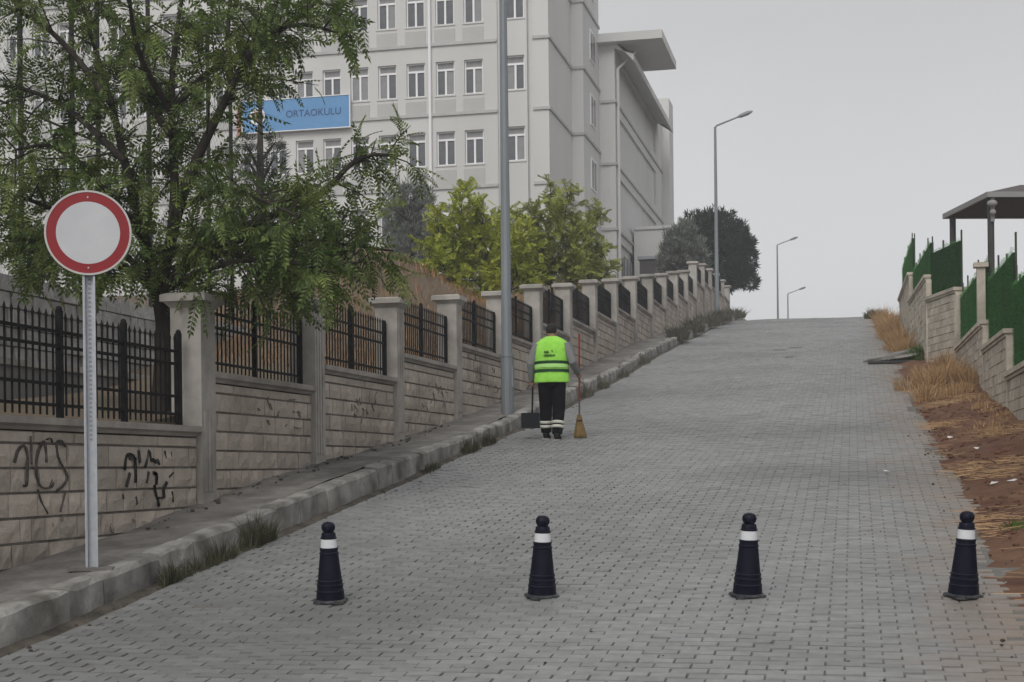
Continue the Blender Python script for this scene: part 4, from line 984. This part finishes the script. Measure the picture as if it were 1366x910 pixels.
# ---- big dark tree behind the railing
D0 = 15.6; tb_ = atX(213, 556, -6.75); D0 = -tb_[0] * sT + tb_[1] * cT
def W3(pts, off): 
    n_ = len(pts); return [atD(px, py, D0 + off * i / max(1, n_ - 1)) for i, (px, py) in enumerate(pts)]
gb = float(left_h(np.array(tb_[0]), np.array(tb_[1]))); tb_[2] = min(tb_[2], gb) - .05
trunk = [tb_, atD(217, 500, D0), atD(221, 440, D0 + .05), atD(212, 388, D0 + .05)]
Ls = [([(212, 392), (196, 330), (166, 215), (150, 140), (125, 60), (100, -30)], .5), ([(213, 392), (236, 280), (228, 150), (232, 60), (250, -40)], .9),
      ([(213, 390), (240, 265), (268, 200), (305, 125), (340, 55), (395, 28), (455, 45)], -.5), ([(214, 390), (270, 330), (350, 292), (430, 262), (478, 205), (535, 208)], .2),
      ([(250, 345), (340, 312), (430, 322), (525, 335)], .9), ([(206, 380), (150, 322), (60, 272), (-20, 250)], -.4), ([(166, 215), (100, 150), (40, 118), (-30, 112)], .9),
      ([(210, 390), (160, 352), (90, 335), (10, 335)], 1.0), ([(310, 130), (302, 50), (312, -40)], .9), ([(310, 110), (350, 60), (400, 20), (440, -10)], .8),
      ([(196, 330), (130, 235), (70, 190), (20, 200)], -1.0), ([(228, 150), (180, 70), (170, -30)], -.9), ([(236, 280), (290, 250), (340, 262), (400, 290)], -1.0), ([(205, 385), (260, 350), (330, 330), (400, 330)], 1.4), ([(208, 385), (130, 330), (60, 320), (0, 300)], 1.5), ([(250, 340), (300, 300), (360, 310), (450, 300)], 1.6), ([(230, 360), (290, 330), (380, 360), (480, 350)], .3), ([(228, 180), (180, 120), (200, 40)], 1.2),
      ([(150, 140), (90, 60), (40, 20), (-20, 0)], .2), ([(214, 390), (290, 350), (370, 345), (450, 365)], -.9), ([(228, 150), (280, 90), (350, 60), (370, 5)], -.3), ([(190, 320), (175, 280), (120, 285), (80, 315)], -1.2)]
tm = frond_template(8, .31, .046, .36)
_, nf = make_tree('acacia_tree', 'large dark green feathery leaved tree behind the railing and round sign', tb_, trunk, [W3(p, o) for p, o in Ls], 'leaf_dark', tm, 3)
print('fronds', nf)
# ---- lime and olive young trees behind the wall
tm2 = frond_template(5, .42, .10, .25, False)
def px_tree(name, label, D, base_px, limbs_px, leaf, seed, **kw):
    pb_ = atD(base_px[0], base_px[1], D); pb_[2] = float(left_h(np.array(pb_[0]), np.array(pb_[1]))) - .05
    top = atD(*limbs_px[0][0], D); tr_ = [pb_, (pb_ + top) / 2 + np.array((.05, 0, 0)), top]
    rv = random.Random(seed)
    Lw = []
    for L in limbs_px:
        o = rv.uniform(-.7, .7); Lw.append([atD(a, b_, D + o * i / (len(L) - 1)) for i, (a, b_) in enumerate(L)])
    return make_tree(name, label, pb_, tr_, Lw, leaf, tm2, seed, **kw)
kw = dict(sub=(.3, .75), nsub=.11, per_sub=9, flen=(.14, .26), r0=.045, r1=.010, up=.6, droop=.1, start=.0)
px_tree('young_tree', 'yellow green young tree beside the tall lamp pole behind the wall', 36., (612, 400), [[(612, 372), (612, 320), (618, 250)], [(612, 372), (590, 330), (580, 285)], [(612, 370), (640, 320), (648, 270)], [(612, 375), (650, 345), (664, 310)], [(612, 375), (575, 355), (572, 330)], [(612, 372), (628, 330), (634, 290)], [(612, 375), (590, 360), (600, 300)], [(612, 378), (650, 372), (668, 350)], [(612, 390), (585, 385), (572, 365)], [(612, 392), (640, 390), (662, 380)], [(612, 385), (600, 380), (590, 350)]], 'leaf_lime', 21, **kw)
px_tree('young_tree', 'olive green young tree behind the wall pillars right of the lamp pole', 41., (735, 392), [[(735, 372), (732, 310), (735, 252)], [(735, 372), (705, 330), (690, 290)], [(735, 370), (750, 320), (758, 255)], [(735, 375), (700, 350), (685, 335)], [(735, 372), (720, 320), (712, 275)], [(735, 374), (760, 340), (768, 300)], [(735, 380), (705, 378), (688, 365)], [(735, 382), (765, 375), (775, 350)]], 'leaf_olive', 22, **kw)
px_tree('young_tree', 'low yellow green sapling directly behind the tall lamp pole', 38., (680, 398), [[(680, 385), (678, 340), (672, 285)], [(680, 385), (660, 350), (652, 310)], [(680, 385), (698, 350), (702, 305)], [(680, 388), (660, 375), (650, 355)], [(680, 388), (700, 378), (708, 360)]], 'leaf_lime', 24, **kw)
px_tree('young_tree', 'smaller olive tree against the corner of the school', 45., (785, 388), [[(785, 372), (788, 330), (798, 285)], [(785, 372), (772, 340), (770, 310)], [(785, 372), (800, 350), (810, 330)], [(785, 374), (765, 358), (760, 345)], [(785, 380), (805, 372), (812, 360)], [(785, 380), (770, 375), (765, 365)]], 'leaf_olive', 23, **kw)
# ---- grey firs and a dark pine: needle sprays
def needles(name, label, base, blobs, mat_, n, seed, ln=(.15, .3), upw=.6, wd=.012, trunk_top=None, group=None, cat='tree'):
    rv = np.random.default_rng(seed); t = thing(name, base, label, cat, group); base = np.array(base)
    top = np.array(trunk_top); MB().tube([base - (0, 0, .1), (base + top) / 2, top], [.14, .10, .03], 8).build('trunk', 'bark', t, True)
    lb = MB(); pos, dirs = [], []
    wts = np.array([b[3] * b[4] * b[5] for b in blobs]) ** .8; wts /= wts.sum()
    for b, w_ in zip(blobs, wts):
        c = np.array(b[:3]); r = np.array(b[3:6]); h = np.clip((c[2] - base[2]) / max(.1, top[2] - base[2]) - .12, .05, .95)
        lb.tube([base + (top - base) * h, c], [.05, .015], 5, cap=False)
        k = max(30, int(n * w_)); d = rv.normal(0, 1, (k, 3)); d /= np.linalg.norm(d, axis=1, keepdims=True); rad_ = rv.uniform(.25, 1.0, (k, 1)) ** .5
        lump = 1 + .22 * np.sin(d[:, :1] * 6 + c[0]) * np.cos(d[:, 1:2] * 5 + c[1]) + .15 * np.sin(d[:, 2:3] * 9)
        pos.append(c + d * r * rad_ * lump); dv = d + rv.normal(0, .45, (k, 3)); dv[:, 2] += upw; dirs.append(dv)
    tag(lb.build('limbs', 'bark', t, True), kind='stuff')
    pos, dirs = np.concatenate(pos), np.concatenate(dirs)
    tn = []
    for a in np.linspace(0, 2 * math.pi, 5, endpoint=False):
        dv = np.array((.85, .5 * math.cos(a), .5 * math.sin(a))); sd_ = np.array((0, -math.sin(a), math.cos(a))) * wd * 4
        tn.append([np.zeros(3) - sd_ * .3, dv * .5 - sd_, dv, dv * .5 + sd_])
    cr = fronds('crown', mat_, pos, dirs, rv.uniform(ln[0], ln[1], len(pos)), np.array(tn), t, rv); tag(cr, kind='stuff')
def blob_px(D, L): 
    out = []
    for (px_, py_, rx_, rz_) in L:
        dd = D + random.uniform(-.6, .6); c = atD(px_, py_, dd); s_ = D / F; out.append((c[0], c[1], c[2], rx_ * s_, rx_ * s_ * .9, rz_ * s_))
    return out
def base_at(px_, py_, D): p = atD(px_, py_, D); p[2] = float(left_h(np.array(p[0]), np.array(p[1]))); return p
needles('grey_fir', 'grey green fir in front of the school, left of the lime tree', base_at(548, 380, 47.), blob_px(47., [(528, 290, 15, 34), (548, 282, 14, 40), (565, 290, 14, 36), (545, 315, 28, 24), (575, 300, 10, 24), (518, 275, 8, 18), (536, 262, 7, 22), (558, 258, 7, 22), (572, 268, 6, 18), (547, 345, 26, 26), (530, 335, 16, 22)]), 'needle_grey', 2600, 31, upw=1.2, trunk_top=atD(548, 262, 47.))
needles('grey_fir', 'pale grey fir in front of the dark round pine', base_at(908, 370, 70.), blob_px(70., [(900, 335, 17, 26), (918, 330, 16, 30), (930, 345, 14, 22), (890, 350, 12, 18), (910, 355, 25, 16), (912, 308, 7, 14), (900, 315, 6, 12)]), 'needle_grey', 2400, 32, upw=1.1, ln=(.2, .4), wd=.018, trunk_top=atD(910, 312, 70.))
needles('pine_tree', 'big dark round pine behind the lamp at the top of the wall', base_at(955, 400, 80.), blob_px(80., [(930, 310, 24, 22), (960, 308, 26, 24), (985, 325, 20, 22), (995, 345, 14, 16), (970, 340, 30, 24), (940, 345, 26, 24), (990, 368, 16, 14), (1002, 378, 9, 8), (965, 372, 28, 18), (935, 375, 24, 18), (915, 330, 16, 20), (945, 298, 16, 14), (985, 312, 12, 12)]), 'needle_dark', 6500, 33, upw=.35, ln=(.22, .42), wd=.022, trunk_top=atD(955, 320, 80.))
# layered cedar by the court fence
cb = base_at(347, 330, 33.); ctp = atD(347, 110, 33.)
needles('cedar_tree', 'slim dark cedar with flat tiers standing before the blue name board', cb, blob_px(33., [(347 + dx, y_, 22 - .05 * (300 - y_), 5) for y_ in range(190, 335, 17) for dx in (-20, 20)]), 'needle_dark', 800, 34, upw=.1, ln=(.12, .25), trunk_top=ctp)
# ---- tufts and bushes
def blades(n, c, r, h, rv, lean=.5, w_=.006, ell=(1, 1), hfun=None, curl=.3):
    a = rv.uniform(0, 6.28, n); rr_ = np.sqrt(rv.uniform(0, 1, n)) * r
    x = c[0] + rr_ * np.cos(a) * ell[0]; y = c[1] + rr_ * np.sin(a) * ell[1]; z = np.array([float(hfun(xx, yy)) for xx, yy in zip(x, y)]) - .015 if hfun else np.full(n, c[2])
    hh = h * rv.uniform(.45, 1.1, n) * (1 - .5 * (rr_ / r) ** 2); la = rv.uniform(0, 6.28, n); ln = lean * rv.uniform(.1, 1, n) * hh
    ox, oy = np.cos(a) * ln * .7 + np.cos(la) * ln * .5, np.sin(a) * ln * .7 + np.sin(la) * ln * .5
    ba = rv.uniform(0, 3.14, n); wx, wy = np.cos(ba) * w_, np.sin(ba) * w_
    P0 = np.stack([x - wx, y - wy, z], 1); P1 = np.stack([x + wx, y + wy, z], 1); M1 = np.stack([x + ox * .4 + wx * .8, y + oy * .4 + wy * .8, z + hh * .6], 1); M0 = np.stack([x + ox * .4 - wx * .8, y + oy * .4 - wy * .8, z + hh * .6], 1)
    T0 = np.stack([x + ox + wx * .15, y + oy + wy * .15, z + hh * (1 - curl * rv.uniform(0, 1, n))], 1); T1 = T0 - np.stack([wx * .3, wy * .3, 0 * x], 1)
    return np.stack([P0, P1, M1, M0, M0, M1, T0, T1], 1).reshape(-1, 3)
def tuft(name, label, cat, mat_, parts, group=None, kind=None, heads=0):
    c = parts[0][1]; rv = np.random.default_rng(int(abs(c[0] * 100 + c[1] * 37)) + 1)
    V = np.concatenate([blades(p[0], p[1], p[2], p[3], rv, **p[4]) for p in parts])
    o = npmesh(name, V - np.array(c, dtype=np.float32), np.arange(len(V)).reshape(-1, 4), mat_); o.location = c
    return tag(o, label, cat, group, kind)
hg = lambda x, y: float(hroad(x, y)) if x > XK + .01 else float(ktop(y)) - .05
KW = [(338, 722, 110, .2, .40, 'tall dark weed tuft at the kerb between the sign and the first cone'), (296, 742, 110, .24, .27, 'bushy weed tuft at the kerb foot near the round sign'), (355, 705, 150, .16, .32, 'thin upright weed at the kerb uphill of the bushy tufts'), (262, 757, 80, .24, .2, 'low weed patch at the kerb foot near the round sign'), (228, 772, 130, .14, .26, 'small weed at the kerb nearest the round sign'),
      (575, 626, 160, .28, .15, 'low weeds at the kerb between the first cone and the lamp'), (628, 602, 220, .30, .28, 'dark weed clump on the kerb face near the lamp pole'), (652, 589, 200, .26, .26, 'dark weed clump at the kerb just below the lamp pole'),
      (783, 531, 260, .36, .32, 'grey weed clump at the kerb just uphill of the sweeper'), (805, 518, 240, .35, .28, 'second grey weed clump uphill of the sweeper'), (832, 503, 220, .36, .25, 'third grey weed clump uphill of the sweeper'), (860, 484, 260, .4, .3, 'fourth grey weed clump uphill of the sweeper')]
for (px_, py_, n_, r_, h_, lab) in KW:
    q = atX(px_, py_, XK + .09); q[2] = float(hroad(q[0], q[1]))
    tuft('weed_tuft', lab, 'weed', 'weed' if px_ < 700 else 'weed_grey', [(n_, q, r_, h_, dict(lean=.7, w_=.0045, ell=(.3, 1.25), hfun=hg, curl=.25))], 'weeds growing along the kerb')
BUSH = [(905, 446, .7, .75, 'grey dry bush at the uphill end of the kerb'), (925, 434, .8, .8, 'second grey dry bush along the upper kerb'), (945, 425, .9, .85, 'third grey dry bush along the upper kerb'), (962, 420, 1.0, .8, 'fourth grey dry bush along the upper kerb'), (980, 419, 1.1, .8, 'grey dry bush at the crest beside the wall end')]
for i, (px_, py_, r_, h_, lab) in enumerate(BUSH):
    q = atX(px_, py_ + 6, XK - .05); q[2] = float(hroad(q[0], q[1])) + .1
    tuft('dry_bush', lab, 'bush', 'weed_grey', [(650, q, r_ * .8, h_ * .85, dict(lean=1.0, w_=.010, ell=(.55, 1.3), hfun=lambda x, y: float(ktop(y)) - .1, curl=.35))], 'grey bushes on the upper kerb')
# dry grass on the right verge
hv = lambda x, y: float(hverge(x, y))
def gv(px_, py_): return ground_at(px_, py_, lambda X, Y: hverge(X, Y))
q1, q2, q3 = gv(1205, 448), gv(1247, 520), gv(1172, 428)
def messy(cx, cy, sx, sy, n, hmin, hmax, seed, blades_n=260):
    rq = random.Random(seed); out = []
    for i in range(n):
        x = cx + rq.gauss(0, sx); y = cy + rq.gauss(0, sy); x = min(max(x, 1.06 - .004 * max(0, y - 20)), float(rwx(y)) - .06); h = rq.uniform(hmin, hmax)
        out.append((int(blades_n * rq.uniform(.5, 1.2)), (x, y, hv(x, y)), rq.uniform(.12, .3), h, dict(lean=rq.uniform(.7, 1.5), w_=rq.uniform(.004, .0075), ell=(1, 1.4), hfun=hv, curl=rq.uniform(.25, .6))))
    return out
tuft('dry_grass', 'tall tan dry grass clump at the top of the soil strip under the hedge', 'dry grass', 'straw', messy(1.12, q1[1] + .5, .17, 4.2, 46, .35, 1.0, 1))
tuft('dry_grass', 'low tan dry grass clump beside the broken slab', 'dry grass', 'straw', messy(q2[0] + .25, q2[1] + 1.0, .28, 1.3, 30, .2, .62, 2))
tuft('dry_grass', 'scattered short dry grass along the foot of the right wall', 'dry grass', 'straw', messy(2.0, 24, .14, 2.4, 16, .05, .18, 3, 70))
gg = gv(1232, 478); tuft('green_weed', 'bright green weed clump between the two dry grass clumps', 'weed', 'weed_green', [(900, gg, .42, .48, dict(lean=.8, w_=.008, ell=(.8, 1.5), hfun=hv))])
gg = gv(1250, 505); tuft('green_weed', 'small green sprigs in front of the low dry grass', 'weed', 'weed_green', [(160, gg, .22, .22, dict(lean=.9, w_=.007, ell=(1, 1.5), hfun=hv))])
gg = gv(1360, 705); tuft('green_weed', 'small green weed on the red soil near the cone', 'weed', 'weed_green', [(120, gg, .16, .12, dict(lean=.9, w_=.006, hfun=hv))])
gg = gv(1164, 424); tuft('dry_bush', 'dark olive bush at the crest on the right edge', 'bush', 'weed', [(1000, (gg[0] + .1, min(gg[1], 64), float(hv(gg[0], min(gg[1], 64)))), .55, .5, dict(lean=.8, w_=.012, ell=(.8, 2), hfun=hv))])
# straw litter lying on the soil
rv = np.random.default_rng(77); n_ = 5200; yy = rv.uniform(9, 30, n_); xx = np.clip(.95 + np.abs(rv.normal(.55, .45, n_)), .9, rwx(yy) - .08)
patch = np.sin(xx * 3.1 + yy * 1.3) + np.sin(yy * 2.1 - xx * 2) + rv.normal(0, .5, n_); sel = patch > .95; xx, yy = xx[sel], yy[sel]; n_ = len(xx)
zz = np.array([float(hverge(a, b)) + .05 * noise.noise((a * 2.2, b * 1.6, 5)) * min(1, max(0, (a - 1.0) / .35)) for a, b in zip(xx, yy)])
an = rv.normal(0, .7, n_); L_ = rv.uniform(.04, .16, n_); dx, dy = np.cos(an) * L_, np.sin(an) * L_; w_ = .004
hz_ = rv.uniform(.004, .035, n_); hz2 = rv.uniform(.004, .05, n_)
V = np.stack([np.stack([xx - dx - 0 * dy, yy - dy - w_, zz + hz_], 1), np.stack([xx + dx, yy + dy - w_, zz + hz2 + dy * .11], 1), np.stack([xx + dx, yy + dy + w_, zz + hz2 + .003 + dy * .11], 1), np.stack([xx - dx, yy - dy + w_, zz + hz_ + .003], 1)], 1).reshape(-1, 3)
tag(npmesh('straw_litter', V, np.arange(len(V)).reshape(-1, 4), 'straw'), 'loose dry straw lying on the red soil strip', 'straw', kind='stuff')
# dry grass on the bank behind the wall
rv = np.random.default_rng(78); n_ = 20000; yy = rv.uniform(22, 50, n_); xx = -6.6 - rv.uniform(0, 1, n_) ** 1.3 * 9
hl = left_h(xx, yy); h_ = rv.uniform(.06, .26, n_); a = rv.uniform(0, 6.28, n_); w_ = rv.uniform(.006, .014, n_); ox, oy = np.cos(a) * h_ * .5, np.sin(a) * h_ * .5; ba = a + 1.57
V = np.stack([np.stack([xx - np.cos(ba) * w_, yy - np.sin(ba) * w_, hl - .02], 1), np.stack([xx + np.cos(ba) * w_, yy + np.sin(ba) * w_, hl - .02], 1), np.stack([xx + ox, yy + oy, hl + h_], 1)], 1).reshape(-1, 3)
tag(npmesh('bank_grass', V, np.arange(len(V)).reshape(-1, 3), 'bank_straw'), 'dry tan grass on the bank behind the wall', 'dry grass', kind='stuff')
# ================================================================== BROKEN SLAB, LITTER, DEBRIS
hs = thing('broken_slab', hole, 'tilted broken concrete slab over a dark washed out hole', 'slab')
Mx = Matrix.Translation(Vector(hole) + Vector((.25, .25, .13))) @ Matrix.Rotation(R(10), 4, 'Z') @ Matrix.Rotation(R(-12), 4, 'Y') @ Matrix.Rotation(R(6), 4, 'X')
MB().add([tuple(Mx @ Vector(v)) for v in [(-.75, -.1, 0), (.5, -.32, 0), (.55, .5, 0), (-.3, .45, 0), (-.75, -.1, .07), (.5, -.32, .07), (.55, .5, .07), (-.3, .45, .07)]], [(3, 2, 1, 0), (4, 5, 6, 7), (0, 1, 5, 4), (1, 2, 6, 5), (2, 3, 7, 6), (3, 0, 4, 7)]).build('slab', 'kerb_stone', hs)
Mx2 = Matrix.Translation(Vector(hole) + Vector((.45, -.35, .06))) @ Matrix.Rotation(R(-14), 4, 'Z') @ Matrix.Rotation(R(-7), 4, 'Y')
MB().box(-.3, .35, -.12, .12, 0, .06, Mx2).build('fragment', 'kerb_stone', hs)
MB().box(hole[0] - .35, hole[0] + .7, hole[1] - .5, hole[1] + .6, hole[2] - .06, hole[2] - .004).build('pit_soil_shade', 'hole_dark', hs)  # soil filling the pit almost flush; the hole's shade is put into its colour
def scrap(px_, py_, sz, lab, ver=False):
    q = (gv if ver else ground_at)(px_, py_); mb = MB(); rs_ = random.Random(int(px_)); k = 7; vs_ = []
    for i in range(k):
        a = 6.283 * i / k; r_ = sz * rs_.uniform(.6, 1.1); vs_.append((q[0] + r_ * math.cos(a), q[1] + r_ * math.sin(a) * .7, q[2] + .012 + rs_.uniform(0, .03) + .115 * r_ * math.sin(a) * .7))
    vs_.append((q[0], q[1], q[2] + .04)); mb.add(vs_, [(i, (i + 1) % k, k) for i in range(k)])
    o = mb.build('paper_scrap', 'litter', None, off=q); o.location = q; tag(o, lab, 'litter', 'scraps of litter')
scrap(1183, 632, .045, 'small white paper scrap lying on the paving')
scrap(1354, 644, .10, 'largest white plastic scrap on the red soil', True); scrap(1325, 648, .05, 'crumpled white scrap beside the largest one on the soil', True); scrap(1268, 586, .05, 'white scrap on the soil below the dry grass', True); scrap(1303, 601, .04, 'little pale scrap amid straw on the red soil', True)
# loose dirt and stones along kerb and verge
rv = np.random.default_rng(5); deb = MB(); 
for i in range(420):
    if i < 230: y_ = rv.uniform(8, 40); x_ = XK + .02 + abs(rv.normal(0, .10)); z_ = float(hroad(x_, y_)) + .004; s_ = rv.uniform(.006, .02)
    elif i < 300: y_ = rv.uniform(12, 22); x_ = XS + .04 + abs(rv.normal(0, .10)); z_ = float(hside(x_, y_)) + .01; s_ = rv.uniform(.008, .028)
    else: y_ = rv.uniform(9, 26); x_ = 1.1 + rv.normal(0, .15); z_ = float(hroad(x_, y_)) + .012; s_ = rv.uniform(.006, .018)
    deb.ell((x_, y_, z_), (s_, s_ * rv.uniform(.6, 1.2), s_ * .6), 6, 4)
for i in range(330):
    x_ = rv.uniform(XK + .2, 1.1); y_ = 8 + 22 * rv.random() ** 1.4; s_ = rv.uniform(.004, .011); deb.ell((x_, y_, float(hroad(x_, y_)) + .003), (s_, s_ * rv.uniform(.6, 1.3), s_ * .5), 5, 3)
cl_ = MB()
for i in range(520):
    y_ = rv.uniform(9, 32); x_ = rv.uniform(1.12, float(rwx(y_)) - .05); s_ = rv.uniform(.008, .035) * (1 if rv.random() < .85 else 1.6)
    z_ = float(hverge(x_, y_)) + .05 * noise.noise((x_ * 2.2, y_ * 1.6, 5)) * min(1, max(0, (x_ - 1.0) / .35)); cl_.ell((x_, y_, z_ + .006), (s_, s_ * rv.uniform(.6, 1.3), s_ * .7), 6, 4)
tag(cl_.build('soil_clods', 'soil', None), 'crumbly red soil clods on the strip below the right wall', 'soil clods', kind='stuff')
tag(deb.build('pebbles', 'gutter_dirt', None), 'loose crumbs of soil and stone along the kerb and verge', 'pebbles', kind='stuff')

# ================================================================== HAZE
hz = MB().box(-260, 262, -60, 420, -4, 33.5).build('haze', None)
hm_ = bpy.data.materials.new('haze_air'); hm_.use_nodes = True; hn = hm_.node_tree; hn.nodes.clear()
ho_ = hn.nodes.new('ShaderNodeOutputMaterial'); hv_ = hn.nodes.new('ShaderNodeVolumePrincipled'); hv_.inputs['Density'].default_value = .0019; hv_.inputs['Color'].default_value = (.93, .95, 1, 1); hv_.inputs['Anisotropy'].default_value = .25
hn.links.new(hv_.outputs[0], ho_.inputs['Volume']); hz.data.materials.append(hm_)
tag(hz, 'thin pale haze filling the air over the street', 'haze', kind='stuff')
